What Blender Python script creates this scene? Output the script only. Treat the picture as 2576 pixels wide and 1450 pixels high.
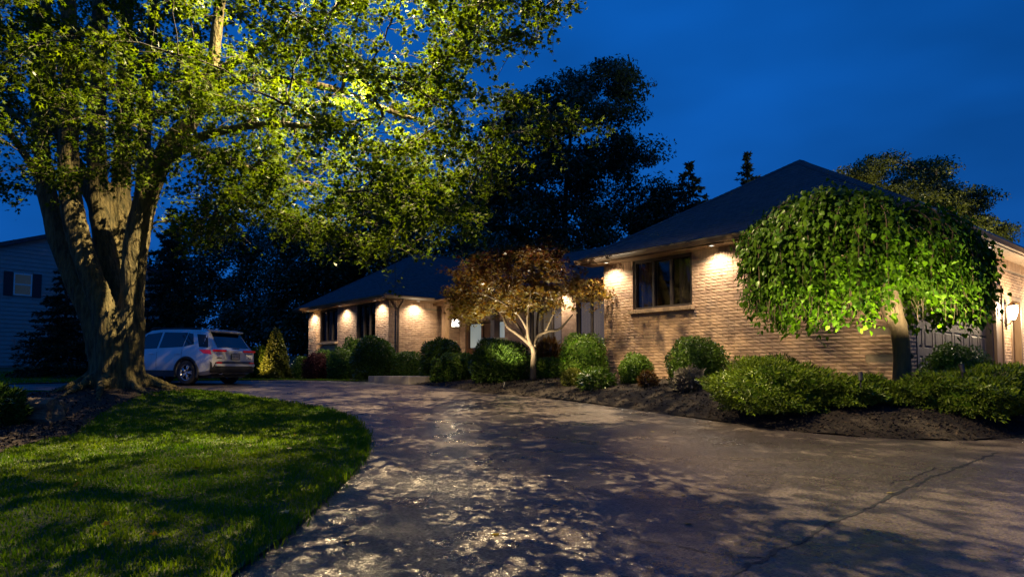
import bpy, bmesh, math
import numpy as np
from mathutils import Vector, Matrix
from mathutils.geometry import delaunay_2d_cdt

# ------------------------------------------------------------------ clear
for o in list(bpy.data.objects):
    bpy.data.objects.remove(o)
scene = bpy.context.scene
COL = scene.collection
R = math.radians

# ------------------------------------------------------------------ camera
EYE = 1.6
PITCH = R(3.0)
cam_d = bpy.data.cameras.new("camera")
cam_d.sensor_width = 36.0
cam_d.lens = 24.0
cam_d.shift_y = 0.0481
cam_d.clip_start = 0.1
cam_d.clip_end = 2000
cam = bpy.data.objects.new("camera", cam_d)
cam.location = (0, 0, EYE)
cam.rotation_euler = (R(90) + PITCH, 0, 0)
COL.objects.link(cam)
scene.camera = cam

# ------------------------------------------------------------------ world: blue hour
world = bpy.data.worlds.new("World")
scene.world = world
world.use_nodes = True
wn, wl = world.node_tree.nodes, world.node_tree.links
wn.clear()
w_out = wn.new("ShaderNodeOutputWorld")
w_bg = wn.new("ShaderNodeBackground")
sky = wn.new("ShaderNodeTexSky")
sky.sky_type = 'NISHITA'
sky.sun_disc = False
sky.sun_elevation = R(2.0)
sky.sun_rotation = R(200)
sky.air_density = 1.0
sky.dust_density = 0.3
sky.ozone_density = 4.0
tint = wn.new("ShaderNodeMixRGB")
tint.blend_type = 'MIX'
tint.inputs[0].default_value = 0.985
tint.inputs[2].default_value = (0.0008, 0.076, 0.36, 1)      # dusk blue seen through thin cloud
cl = wn.new("ShaderNodeTexNoise")
cl.inputs["Scale"].default_value = 2.2
cl.inputs["Detail"].default_value = 3
cl.inputs["Roughness"].default_value = 0.5
mp = wn.new("ShaderNodeMapping")
mp.inputs["Scale"].default_value = (1, 1, 2.6)
tc = wn.new("ShaderNodeTexCoord")
cr = wn.new("ShaderNodeMapRange")
cr.inputs[1].default_value = 0.3
cr.inputs[2].default_value = 0.7
cr.inputs[3].default_value = 0.70
cr.inputs[4].default_value = 1.25
mul = wn.new("ShaderNodeMixRGB")
mul.blend_type = 'MULTIPLY'
mul.inputs[0].default_value = 1.0
wl.new(tc.outputs["Generated"], mp.inputs[0])
wl.new(mp.outputs[0], cl.inputs["Vector"])
wl.new(cl.outputs["Fac"], cr.inputs[0])
wl.new(sky.outputs[0], tint.inputs[1])
wl.new(tint.outputs[0], mul.inputs[1])
wl.new(cr.outputs[0], mul.inputs[2])
wl.new(mul.outputs[0], w_bg.inputs[0])
w_bg.inputs[1].default_value = 1.05
wl.new(w_bg.outputs[0], w_out.inputs[0])

# ------------------------------------------------------------------ the sun has set: a last trace of soft blue light
sun_d = bpy.data.lights.new("sun", 'SUN')
sun_d.energy = 0.02
sun_d.angle = R(20)
sun_d.color = (0.5, 0.68, 1.0)
sun = bpy.data.objects.new("sun", sun_d)
sun.rotation_euler = (R(35), 0, R(-20))
COL.objects.link(sun)

vs = scene.view_settings
scene.display_settings.display_device = 'sRGB'
vs.view_transform = 'Standard'
vs.look = 'None'
vs.exposure = 0.0
vs.gamma = 1.0
vs.use_curve_mapping = False
scene.render.film_transparent = False
cy = scene.cycles
cy.use_denoising = True
try:
    cy.denoiser = 'OPENIMAGEDENOISE'
    cy.denoising_input_passes = 'RGB_ALBEDO_NORMAL'
except Exception:
    pass
cy.max_bounces = 5
cy.diffuse_bounces = 3
cy.glossy_bounces = 2
cy.transmission_bounces = 3
cy.transparent_max_bounces = 8
cy.caustics_reflective = False
cy.caustics_refractive = False
cy.sample_clamp_indirect = 2.0
cy.use_light_tree = True

# light strengths (watts)
P_DOWN, P_TREE, P_LANTERN, P_PORCH = 205.0, 7500.0, 210.0, 70.0
P_MULB, P_JMAPLE, P_SPRUCE = 900.0, 950.0, 520.0
WARM = (1.0, 0.76, 0.45)
WARM2 = (1.0, 0.83, 0.60)

# ================================================================== helpers
FD = 24.0 / 36.0 * 2575.0
U0, V0 = 1287.5, 724.9 + 0.0481 * 2575.0


def ray(u, v):
    dx = (u - U0) / FD
    dy = -(v - V0) / FD
    c, s = math.cos(PITCH), math.sin(PITCH)
    return np.array([dx, c - dy * s, s + dy * c])


def at(u, v, y):
    d = ray(u, v)
    return np.array([0, 0, EYE]) + d * (y / d[1])


CX, CY = 7.13, 12.5
AX = np.array([-0.652, 0.758])
AX = AX / np.linalg.norm(AX)
BX = np.array([AX[1], -AX[0]])


def hc(a, b, z=None):
    p = np.array([CX, CY]) + a * AX + b * BX
    return p if z is None else np.array([p[0], p[1], z])


def on_line(u, b):
    """the point of the line parallel to the facade, b metres behind its plane, seen in column u"""
    t = (u - U0) / FD / math.cos(PITCH)
    ox, oy = hc(0, b)
    a = (ox - t * oy) / (t * AX[1] - AX[0])
    return hc(a, b)


def g0(x, y):
    x = np.asarray(x, float)
    y = np.asarray(y, float)
    t = np.clip(y - 17.0, 0, 7.9)
    z = np.where(y <= 17, 0.0632 * y, 1.0744 + 0.0632 * (t - t * t / 15.8))
    s = np.clip((-13 - x) / 5, 0, 1)
    s = s * s * (3 - 2 * s)
    return z + 0.06 * np.clip(y - 24, 0, 30) * s


def gh(u, v):
    d = ray(u, v)
    lo, hi = 1.0, 60.0
    f = lambda k: EYE + d[2] / d[1] * k - float(g0(d[0] / d[1] * k, k))
    ks = np.linspace(lo, hi, 400)
    prev = f(ks[0])
    for i in range(1, 400):
        cur = f(ks[i])
        if cur <= 0:
            a, b = ks[i - 1], ks[i]
            for _ in range(30):
                m = 0.5 * (a + b)
                if f(m) > 0:
                    a = m
                else:
                    b = m
            return np.array([d[0] / d[1] * a, a])
        prev = cur
    return np.array([d[0] / d[1] * hi, hi])


def in_poly(px, py, poly):
    poly = np.asarray(poly)
    inside = np.zeros(px.shape, bool)
    n = len(poly)
    j = n - 1
    for i in range(n):
        xi, yi = poly[i]
        xj, yj = poly[j]
        c = ((yi > py) != (yj > py)) & (px < (xj - xi) * (py - yi) / (yj - yi + 1e-12) + xi)
        inside ^= c
        j = i
    return inside


def dist_line(px, py, line):
    line = np.asarray(line)
    d = np.full(px.shape, 1e9)
    for i in range(len(line) - 1):
        a, b = line[i], line[i + 1]
        ab = b - a
        t = np.clip(((px - a[0]) * ab[0] + (py - a[1]) * ab[1]) / (ab @ ab + 1e-12), 0, 1)
        d = np.minimum(d, np.hypot(px - a[0] - t * ab[0], py - a[1] - t * ab[1]))
    return d


def smooth_line(pts, n=4):
    """Catmull-Rom through the points"""
    p = np.asarray(pts, float)
    q = np.vstack([2 * p[0] - p[1], p, 2 * p[-1] - p[-2]])
    out = []
    for i in range(1, len(q) - 2):
        for k in range(n):
            t = k / n
            a, b, c, d = q[i - 1], q[i], q[i + 1], q[i + 2]
            out.append(0.5 * ((2 * b) + (-a + c) * t + (2 * a - 5 * b + 4 * c - d) * t * t + (-a + 3 * b - 3 * c + d) * t ** 3))
    out.append(p[-1])
    return np.array(out)


class MB:
    """collects triangles and quads"""

    def __init__(self):
        self.v, self.f, self.n = [], [], 0

    def add(self, v, f):
        v = np.asarray(v, float).reshape(-1, 3)
        self.v.append(v)
        o = self.n
        self.f.extend([tuple(i + o for i in q) for q in f])
        self.n += len(v)

    def box(self, x0, x1, y0, y1, z0, z1, fr=None):
        v = np.array([[x, y, z] for z in (z0, z1) for y in (y0, y1) for x in (x0, x1)], float)
        if fr is not None:
            v = fr(v)
        self.add(v, [(0, 2, 3, 1), (4, 5, 7, 6), (0, 1, 5, 4), (2, 6, 7, 3), (0, 4, 6, 2), (1, 3, 7, 5)])

    def tube(self, pts, rad, n=8, cap=True, wob=0.0, rng=None):
        pts = np.asarray(pts, float)
        m = len(pts)
        rad = np.broadcast_to(np.asarray(rad, float), (m,)) if np.ndim(rad) else np.full(m, rad)
        tg = np.gradient(pts, axis=0)
        tg /= np.linalg.norm(tg, axis=1)[:, None] + 1e-9
        ref = np.array([0, 0, 1.0]) if abs(tg[0][2]) < 0.9 else np.array([1.0, 0, 0])
        u = np.cross(tg[0], ref)
        u /= np.linalg.norm(u)
        vs_, fs = [], []
        an = np.arange(n) * 2 * math.pi / n
        for i in range(m):
            u = u - tg[i] * (u @ tg[i])
            u /= np.linalg.norm(u) + 1e-9
            w = np.cross(tg[i], u)
            r = rad[i]
            rr = r * (1 + wob * (rng.random(n) - 0.5)) if rng is not None and wob else np.full(n, r)
            vs_.append(pts[i] + rr[:, None] * (np.cos(an)[:, None] * u + np.sin(an)[:, None] * w))
        for i in range(m - 1):
            for k in range(n):
                k2 = (k + 1) % n
                fs.append((i * n + k, i * n + k2, (i + 1) * n + k2, (i + 1) * n + k))
        if cap:
            fs.append(tuple(range(n - 1, -1, -1)))
            fs.append(tuple(range((m - 1) * n, m * n)))
        self.add(np.vstack(vs_), fs)

    def lathe(self, prof, c, n=16, axis='z'):
        v, f = [], []
        an = np.arange(n) * 2 * math.pi / n
        for r, h in prof:
            p = np.stack([np.cos(an) * r, np.sin(an) * r, np.full(n, h)], 1)
            if axis == 'x':
                p = p[:, [2, 0, 1]]
            if axis == 'y':
                p = p[:, [0, 2, 1]]
            v.append(p + np.asarray(c))
        for i in range(len(prof) - 1):
            for k in range(n):
                k2 = (k + 1) % n
                f.append((i * n + k, i * n + k2, (i + 1) * n + k2, (i + 1) * n + k))
        self.add(np.vstack(v), f)

    def build(self, name, mat, parent=None, smooth=False):
        me = bpy.data.meshes.new(name)
        if self.n:
            me.from_pydata(np.vstack(self.v).tolist(), [], self.f)
        me.materials.append(mat)
        if smooth:
            me.polygons.foreach_set("use_smooth", [True] * len(me.polygons))
        return link(name, me, parent)


def link(name, me, parent=None):
    o = bpy.data.objects.new(name, me)
    COL.objects.link(o)
    if parent is not None:
        o.parent = parent
    return o


def tri_mesh(name, v, f, mat, parent=None, rnd=None, smooth=False):
    """fast triangle mesh from arrays; rnd: per-vertex random value for leaf-to-leaf variation"""
    me = bpy.data.meshes.new(name)
    v = np.ascontiguousarray(v, np.float32)
    f = np.ascontiguousarray(f, np.int32)
    me.vertices.add(len(v))
    me.vertices.foreach_set("co", v.ravel())
    me.loops.add(f.size)
    me.loops.foreach_set("vertex_index", f.ravel())
    me.polygons.add(len(f))
    me.polygons.foreach_set("loop_start", np.arange(0, f.size, 3, dtype=np.int32))
    me.update(calc_edges=True)
    if rnd is not None:
        at_ = me.attributes.new("rnd", 'FLOAT', 'POINT')
        at_.data.foreach_set("value", np.ascontiguousarray(rnd, np.float32))
    if smooth:
        me.polygons.foreach_set("use_smooth", np.ones(len(f), bool))
    me.materials.append(mat)
    return link(name, me, parent)


def tag(o, label=None, cat=None, group=None, kind=None):
    if label:
        o["label"] = label
    if cat:
        o["category"] = cat
    if group:
        o["group"] = group
    if kind:
        o["kind"] = kind
    return o


def empty(name, loc, rz=0.0):
    o = bpy.data.objects.new(name, None)
    COL.objects.link(o)
    o.location = tuple(float(c) for c in loc)
    o.rotation_euler = (0, 0, rz)
    o.empty_display_size = 0.2
    return o


def unit(v):
    return v / (np.linalg.norm(v, axis=-1, keepdims=True) + 1e-9)


def scatter(tv, tf, pos, nrm, tan, scale, rng):
    """copies of a template leaf: x along tan, z along nrm"""
    n = len(pos)
    nrm = unit(nrm)
    tan = tan - nrm * (tan * nrm).sum(1, keepdims=True)
    tan = unit(tan)
    bi = np.cross(nrm, tan)
    k = len(tv)
    s = scale[:, None, None]
    v = pos[:, None, :] + s * (tv[None, :, 0:1] * tan[:, None, :] + tv[None, :, 1:2] * bi[:, None, :] + tv[None, :, 2:3] * nrm[:, None, :])
    f = tf[None] + (np.arange(n) * k)[:, None, None]
    r = np.repeat(rng.random(n), k)
    return v.reshape(-1, 3), f.reshape(-1, 3), r


def fan(outline, fold=0.15, droop=0.12, c=(0.42, 0.0)):
    pts = [(c[0], c[1])] + list(outline)
    tv = np.array([[x, y, -fold * abs(y) - droop * x * x] for x, y in pts])
    m = len(outline)
    tf = np.array([(0, 1 + i, 1 + (i + 1) % m) for i in range(m)])
    return tv, tf


def mirror(half):
    return list(half) + [(x, -y) for x, y in reversed(half) if abs(y) > 1e-6]


MAPLE = fan(mirror([(0, 0), (0.02, 0.40), (0.29, 0.25), (0.60, 0.52), (0.60, 0.19), (1.0, 0)]))
HEART = fan(mirror([(0, 0), (-0.04, 0.28), (0.28, 0.38), (0.70, 0.2), (1.0, 0)]), 0.25, 0.15)
RHOMB = (np.array([[0, 0, 0], [0.5, 0.24, -0.04], [1, 0, 0], [0.5, -0.24, -0.04]]), np.array([(0, 1, 2), (0, 2, 3)]))
OVAL = (np.array([[0, 0, 0], [0.45, 0.36, 0.03], [1, 0, -0.05], [0.45, -0.36, 0.03]]), np.array([(0, 2, 1), (0, 3, 2)]))
SPIKE = (np.array([[0, 0.10, 0], [0, -0.10, 0], [0.55, 0.13, 0.06], [0.55, -0.13, 0.06], [1, 0, 0.10]]), np.array([(0, 1, 2), (1, 3, 2), (2, 3, 4)]))


def star_leaf():
    v, f = [[0.25, 0, 0]], []
    for a, l in ((-1.5, 0.45), (-0.75, 0.7), (0, 0.85), (0.75, 0.7), (1.5, 0.45)):
        i = len(v)
        d = np.array([math.cos(a), math.sin(a)])
        n = np.array([-d[1], d[0]])
        c = np.array([0.2, 0])
        for q in (c + n * 0.12, c + d * l, c - n * 0.12):
            v.append([q[0], q[1], -0.12 * (q @ q)])
        f += [(i, i + 2, i + 1)]
    return np.array(v), np.array(f)


STAR = star_leaf()


def maple_small():
    """five broad lobes, one triangle each"""
    v, f = [], []
    for a, l, w in ((-1.75, 0.42, 0.17), (-0.82, 0.62, 0.20), (0, 0.72, 0.22), (0.82, 0.62, 0.20), (1.75, 0.42, 0.17)):
        i = len(v)
        d = np.array([math.cos(a), math.sin(a)])
        n = np.array([-d[1], d[0]])
        c = np.array([0.28, 0])
        for q in (c + n * w - d * 0.05, c + d * l, c - n * w - d * 0.05):
            v.append([q[0], q[1], -0.10 * q[0] ** 2 - 0.14 * abs(q[1])])
        f.append((i, i + 2, i + 1))
    return np.array(v), np.array(f)


MAPLE_S = maple_small()

# ------------------------------------------------------------------ materials
MATS = {}


def nt(m):
    m.use_nodes = True
    return m.node_tree.nodes, m.node_tree.links


def mat(name, c1, c2=None, rough=0.7, scale=8.0, bump=0.0, bscale=None, detail=6, metal=0.0, spec=0.5, coords='Object', stretch=None, emit=None, estr=0, coat=0, bdist=0.02):
    m = bpy.data.materials.new(name)
    n, l = nt(m)
    p = n["Principled BSDF"]
    p.inputs["Roughness"].default_value = rough
    p.inputs["Metallic"].default_value = metal
    p.inputs["Specular IOR Level"].default_value = spec
    p.inputs["Coat Weight"].default_value = coat
    p.inputs["Base Color"].default_value = (*c1, 1)
    if emit:
        p.inputs["Emission Color"].default_value = (*emit, 1)
        p.inputs["Emission Strength"].default_value = estr
    if c2 is not None or bump:
        g = n.new("ShaderNodeNewGeometry") if coords == 'World' else n.new("ShaderNodeTexCoord")
        src = g.outputs["Position"] if coords == 'World' else g.outputs["Object"]
        if stretch:
            mpn = n.new("ShaderNodeMapping")
            mpn.inputs["Scale"].default_value = stretch
            l.new(src, mpn.inputs[0])
            src = mpn.outputs[0]
        if c2 is not None:
            t = n.new("ShaderNodeTexNoise")
            t.inputs["Scale"].default_value = scale
            t.inputs["Detail"].default_value = detail
            t.inputs["Roughness"].default_value = 0.6
            l.new(src, t.inputs["Vector"])
            r = n.new("ShaderNodeValToRGB")
            r.color_ramp.elements[0].position = 0.35
            r.color_ramp.elements[1].position = 0.65
            r.color_ramp.elements[0].color = (*c1, 1)
            r.color_ramp.elements[1].color = (*c2, 1)
            l.new(t.outputs["Fac"], r.inputs[0])
            l.new(r.outputs[0], p.inputs["Base Color"])
        if bump:
            t2 = n.new("ShaderNodeTexNoise")
            t2.inputs["Scale"].default_value = bscale or scale * 3
            t2.inputs["Detail"].default_value = 5
            l.new(src, t2.inputs["Vector"])
            b = n.new("ShaderNodeBump")
            b.inputs["Strength"].default_value = bump
            b.inputs["Distance"].default_value = bdist
            l.new(t2.outputs["Fac"], b.inputs["Height"])
            l.new(b.outputs[0], p.inputs["Normal"])
    MATS[name] = m
    return m


def leaf_mat(name, c1, c2, trans=0.45, rough=0.45, tcol=None, spec=0.12):
    """leaf: diffuse upper side, light shining through, a little gloss; each leaf its own shade"""
    m = bpy.data.materials.new(name)
    n, l = nt(m)
    n.clear()
    out = n.new("ShaderNodeOutputMaterial")
    a = n.new("ShaderNodeAttribute")
    a.attribute_name = "rnd"
    mx = n.new("ShaderNodeMixRGB")
    mx.inputs[1].default_value = (*c1, 1)
    mx.inputs[2].default_value = (*c2, 1)
    l.new(a.outputs["Fac"], mx.inputs[0])
    d = n.new("ShaderNodeBsdfDiffuse")
    t = n.new("ShaderNodeBsdfTranslucent")
    g = n.new("ShaderNodeBsdfGlossy")
    g.inputs["Roughness"].default_value = rough
    g.inputs["Color"].default_value = (1, 1, 1, 1)
    l.new(mx.outputs[0], d.inputs["Color"])
    tm = n.new("ShaderNodeMixRGB")
    tm.blend_type = 'MULTIPLY'
    tm.inputs[0].default_value = 1
    tm.inputs[2].default_value = (*(tcol or (1.5, 1.5, 0.5)), 1)
    l.new(mx.outputs[0], tm.inputs[1])
    l.new(tm.outputs[0], t.inputs["Color"])
    m1 = n.new("ShaderNodeMixShader")
    m1.inputs[0].default_value = trans
    l.new(d.outputs[0], m1.inputs[1])
    l.new(t.outputs[0], m1.inputs[2])
    fr = n.new("ShaderNodeFresnel")
    fr.inputs["IOR"].default_value = 1.4
    fm = n.new("ShaderNodeMath")
    fm.operation = 'MULTIPLY'
    fm.inputs[1].default_value = spec * 1.6
    l.new(fr.outputs[0], fm.inputs[0])
    m2 = n.new("ShaderNodeMixShader")
    l.new(fm.outputs[0], m2.inputs[0])
    l.new(m1.outputs[0], m2.inputs[1])
    l.new(g.outputs[0], m2.inputs[2])
    l.new(m2.outputs[0], out.inputs[0])
    MATS[name] = m
    return m


def asphalt():
    m = bpy.data.materials.new("asphalt")
    n, l = nt(m)
    p = n["Principled BSDF"]
    g = n.new("ShaderNodeNewGeometry")
    t = n.new("ShaderNodeTexNoise")
    t.inputs["Scale"].default_value = 0.9
    t.inputs["Detail"].default_value = 7
    t.inputs["Roughness"].default_value = 0.62
    l.new(g.outputs["Position"], t.inputs["Vector"])
    r = n.new("ShaderNodeValToRGB")
    r.color_ramp.elements[0].position = 0.3
    r.color_ramp.elements[1].position = 0.72
    r.color_ramp.elements[0].color = (0.056, 0.046, 0.045, 1)
    r.color_ramp.elements[1].color = (0.084, 0.070, 0.067, 1)
    l.new(t.outputs["Fac"], r.inputs[0])
    # aggregate: small stones, some paler
    vo = n.new("ShaderNodeTexVoronoi")
    vo.inputs["Scale"].default_value = 75
    l.new(g.outputs["Position"], vo.inputs["Vector"])
    hs = n.new("ShaderNodeMapRange")
    hs.inputs[1].default_value = 0.0
    hs.inputs[2].default_value = 1.0
    hs.inputs[3].default_value = 0.5
    hs.inputs[4].default_value = 1.55
    sp = n.new("ShaderNodeSeparateColor")
    l.new(vo.outputs["Color"], sp.inputs[0])
    l.new(sp.outputs[0], hs.inputs[0])
    mx = n.new("ShaderNodeMixRGB")
    mx.blend_type = 'MULTIPLY'
    mx.inputs[0].default_value = 1
    l.new(r.outputs[0], mx.inputs[1])
    l.new(hs.outputs[0], mx.inputs[2])
    l.new(mx.outputs[0], p.inputs["Base Color"])
    # damp sealed surface: gloss in patches
    rr = n.new("ShaderNodeMapRange")
    rr.inputs[1].default_value = 0.35
    rr.inputs[2].default_value = 0.65
    rr.inputs[3].default_value = 0.25
    rr.inputs[4].default_value = 0.40
    t3 = n.new("ShaderNodeTexNoise")
    t3.inputs["Scale"].default_value = 1.7
    t3.inputs["Detail"].default_value = 4
    l.new(g.outputs["Position"], t3.inputs["Vector"])
    l.new(t3.outputs["Fac"], rr.inputs[0])
    l.new(rr.outputs[0], p.inputs["Roughness"])
    t2 = n.new("ShaderNodeTexNoise")
    t2.inputs["Scale"].default_value = 38
    t2.inputs["Detail"].default_value = 3
    l.new(g.outputs["Position"], t2.inputs["Vector"])
    ad = n.new("ShaderNodeMath")
    ad.operation = 'MULTIPLY_ADD'
    ad.inputs[1].default_value = 0.8
    l.new(vo.outputs["Distance"], ad.inputs[0])
    l.new(t2.outputs["Fac"], ad.inputs[2])
    b = n.new("ShaderNodeBump")
    b.inputs["Strength"].default_value = 0.8
    b.inputs["Distance"].default_value = 0.004
    l.new(ad.outputs[0], b.inputs["Height"])
    # every stone of the aggregate is a facet with its own tilt: damp asphalt glints
    vf = n.new("ShaderNodeTexVoronoi")
    vf.inputs["Scale"].default_value = 52
    l.new(g.outputs["Position"], vf.inputs["Vector"])
    sb = n.new("ShaderNodeVectorMath")
    sb.operation = 'SUBTRACT'
    sb.inputs[1].default_value = (0.5, 0.5, 0.5)
    l.new(vf.outputs["Color"], sb.inputs[0])
    sc_ = n.new("ShaderNodeVectorMath")
    sc_.operation = 'SCALE'
    sc_.inputs["Scale"].default_value = 0.42
    l.new(sb.outputs[0], sc_.inputs[0])
    av = n.new("ShaderNodeVectorMath")
    av.operation = 'ADD'
    l.new(sc_.outputs[0], av.inputs[0])
    l.new(g.outputs["Normal"], av.inputs[1])
    nv = n.new("ShaderNodeVectorMath")
    nv.operation = 'NORMALIZE'
    l.new(av.outputs[0], nv.inputs[0])
    l.new(nv.outputs[0], b.inputs["Normal"])
    l.new(b.outputs[0], p.inputs["Normal"])
    p.inputs["Specular IOR Level"].default_value = 0.55
    MATS["asphalt"] = m
    return m


asphalt()
mat("brick", (0.36, 0.235, 0.150), (0.46, 0.315, 0.212), 0.9, 5.0, 0.5, 60, coords='World', bdist=0.010)
mat("mortar", (0.24, 0.185, 0.125), (0.31, 0.245, 0.17), 0.95, 9, coords='World')
mat("shingle", (0.040, 0.042, 0.048), (0.075, 0.075, 0.082), 0.9, 6, 0.5, 90, coords='World')
mat("bronze_metal", (0.135, 0.085, 0.048), (0.165, 0.105, 0.06), 0.38, 3, metal=0.0, spec=0.6)
mat("soffit_board", (0.20, 0.13, 0.08), (0.24, 0.16, 0.10), 0.6, 4)
mat("dark_frame", (0.045, 0.032, 0.024), (0.06, 0.043, 0.032), 0.5, 6)
mat("garage_paint", (0.090, 0.064, 0.040), (0.115, 0.082, 0.052), 0.62, 14, 0.25, 30, stretch=(1, 1, 0.2))
mat("sill_brick", (0.33, 0.22, 0.13), (0.40, 0.28, 0.17), 0.9, 12, 0.5, 40, coords='World')
mat("concrete", (0.26, 0.22, 0.17), (0.34, 0.29, 0.23), 0.9, 5, 0.4, 60, coords='World')
def brick_variation():
    """brick-to-brick colour: each brick (mesh island or object) takes its own shade"""
    n, l = M_["brick"].node_tree.nodes, M_["brick"].node_tree.links
    g = n.new("ShaderNodeNewGeometry")
    oi = n.new("ShaderNodeObjectInfo")
    ad = n.new("ShaderNodeMath")
    ad.operation = 'ADD'
    l.new(g.outputs["Random Per Island"], ad.inputs[0])
    l.new(oi.outputs["Random"], ad.inputs[1])
    fr_ = n.new("ShaderNodeMath")
    fr_.operation = 'FRACT'
    l.new(ad.outputs[0], fr_.inputs[0])
    ramp = n.new("ShaderNodeValToRGB")
    e = ramp.color_ramp.elements
    e[0].color = (0.74, 0.70, 0.70, 1)
    e[1].color = (1.16, 1.12, 1.04, 1)
    e.new(0.25).color = (0.95, 0.90, 0.86, 1)
    e.new(0.6).color = (1.02, 1.0, 0.98, 1)
    l.new(fr_.outputs[0], ramp.inputs[0])
    p = n["Principled BSDF"]
    src = p.inputs["Base Color"].links[0].from_socket
    mx = n.new("ShaderNodeMixRGB")
    mx.blend_type = 'MULTIPLY'
    mx.inputs[0].default_value = 1
    l.new(src, mx.inputs[1])
    l.new(ramp.outputs[0], mx.inputs[2])
    l.new(mx.outputs[0], p.inputs["Base Color"])


M_ = MATS
brick_variation()
mat("mulch", (0.006, 0.004, 0.003), (0.020, 0.012, 0.008), 0.95, 45, 1.0, 70, coords='World', bdist=0.03)
mat("mulch_chip", (0.008, 0.005, 0.004), (0.034, 0.020, 0.012), 0.95, 12, coords='World')
mat("soil", (0.014, 0.010, 0.006), (0.050, 0.034, 0.020), 0.95, 20, 1.0, 40, coords='World', bdist=0.03)
mat("turf", (0.018, 0.040, 0.006), (0.05, 0.06, 0.013), 0.95, 3, 0.8, 60, coords='World')
mat("bark", (0.030, 0.029, 0.008), (0.150, 0.118, 0.045), 0.95, 13, 1.0, 20, stretch=(1, 1, 0.22), coords='World', bdist=0.10)
mat("bark_dark", (0.03, 0.024, 0.017), (0.06, 0.048, 0.034), 0.95, 6, coords='World')
mat("bark_pale", (0.065, 0.046, 0.026), (0.135, 0.10, 0.058), 0.85, 9, 0.5, 30, stretch=(1, 1, 0.4), coords='World')
mat("bark_mulberry", (0.045, 0.030, 0.016), (0.10, 0.068, 0.038), 0.9, 8, 0.8, 25, stretch=(1, 1, 0.3), coords='World', bdist=0.03)
mat("weathered_wood", (0.07, 0.048, 0.03), (0.20, 0.15, 0.095), 0.9, 4, 0.9, 12, stretch=(0.35, 1, 1.6), bdist=0.05)
mat("siding", (0.29, 0.26, 0.24), (0.33, 0.30, 0.28), 0.7, 3)
mat("shutter", (0.035, 0.018, 0.02), None, 0.6)
mat("white_paint", (0.7, 0.7, 0.68), None, 0.5)
mat("dark_room", (0.012, 0.010, 0.009), None, 0.9)
mat("curtain", (0.22, 0.18, 0.13), (0.30, 0.25, 0.19), 0.9, 6, stretch=(14, 14, 0.2))
mat("timber", (0.17, 0.10, 0.05), (0.24, 0.15, 0.08), 0.6, 6, 0.3, 20, stretch=(1, 1, 0.2))
mat("stone", (0.30, 0.22, 0.14), (0.48, 0.38, 0.27), 0.9, 3, 0.6, 30, coords='World')
mat("cap_stone", (0.45, 0.36, 0.22), (0.52, 0.43, 0.28), 0.8, 6)
mat("wood_door", (0.10, 0.045, 0.022), (0.14, 0.065, 0.032), 0.4, 5, stretch=(1, 1, 0.2))
mat("black_metal", (0.015, 0.014, 0.013), None, 0.45, spec=0.5)
mat("brass", (0.32, 0.20, 0.08), None, 0.35, metal=0.8)
mat("lamp_white", (0.9, 0.9, 0.85), None, 0.4, emit=(1.0, 0.93, 0.8), estr=3.2)
mat("lantern_glass", (0.9, 0.9, 0.85), None, 0.3, emit=(1.0, 0.93, 0.82), estr=9.0)
mat("lit_glass", (0.5, 0.56, 0.55), None, 0.15, emit=(0.62, 0.80, 0.80), estr=0.20)
mat("lit_blind", (0.4, 0.33, 0.24), (0.5, 0.42, 0.31), 0.6, 5, stretch=(9, 9, 0.15), emit=(1.0, 0.72, 0.42), estr=0.22)
mat("lit_strip", (0.6, 0.65, 0.7), None, 0.4, emit=(0.75, 0.88, 1.0), estr=0.5)
mat("neighbour_glass", (0.02, 0.03, 0.035), None, 0.12, emit=(0.35, 0.55, 0.62), estr=0.025)
mat("car_paint", (0.58, 0.58, 0.59), None, 0.30, metal=0.3, coat=0.6)
mat("car_glass", (0.006, 0.007, 0.009), None, 0.04, spec=0.8)
mat("car_black", (0.017, 0.017, 0.018), None, 0.55)
mat("tyre", (0.016, 0.016, 0.017), None, 0.8)
mat("alloy", (0.52, 0.52, 0.54), None, 0.25, metal=0.9)
mat("tail_red", (0.38, 0.006, 0.012), None, 0.15, coat=0.5, emit=(1, 0.02, 0.03), estr=0.10)
mat("tail_clear", (0.45, 0.42, 0.40), None, 0.15)
mat("plate_white", (0.34, 0.31, 0.26), None, 0.5)
mat("plate_ink", (0.03, 0.03, 0.06), None, 0.6)
mat("chrome", (0.7, 0.7, 0.7), None, 0.15, metal=1.0)
leaf_mat("maple_leaf", (0.040, 0.082, 0.005), (0.095, 0.136, 0.009), 0.45, 0.5, (1.45, 1.4, 0.25), 0.03)
leaf_mat("mulberry_leaf", (0.022, 0.060, 0.006), (0.080, 0.150, 0.011), 0.42, 0.4, (1.3, 1.45, 0.35), 0.012)
leaf_mat("japanese_leaf", (0.065, 0.014, 0.009), (0.175, 0.160, 0.030), 0.48, 0.4, (1.9, 1.2, 0.35), 0.05)
leaf_mat("boxwood_leaf", (0.045, 0.090, 0.010), (0.090, 0.150, 0.018), 0.25, 0.3, (1.2, 1.4, 0.4), 0.2)
leaf_mat("yew_leaf", (0.032, 0.070, 0.009), (0.066, 0.115, 0.014), 0.2, 0.4, (1.2, 1.4, 0.4), 0.08)
leaf_mat("juniper_leaf", (0.048, 0.100, 0.007), (0.130, 0.175, 0.014), 0.2, 0.5, (1.3, 1.3, 0.4), 0.06)
leaf_mat("gold_leaf", (0.07, 0.085, 0.014), (0.14, 0.15, 0.025), 0.25, 0.5, (1.2, 1.2, 0.4), 0.05)
leaf_mat("barberry_leaf", (0.035, 0.010, 0.012), (0.07, 0.02, 0.02), 0.2, 0.5, (1.2, 1.0, 0.8), 0.06)
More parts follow.
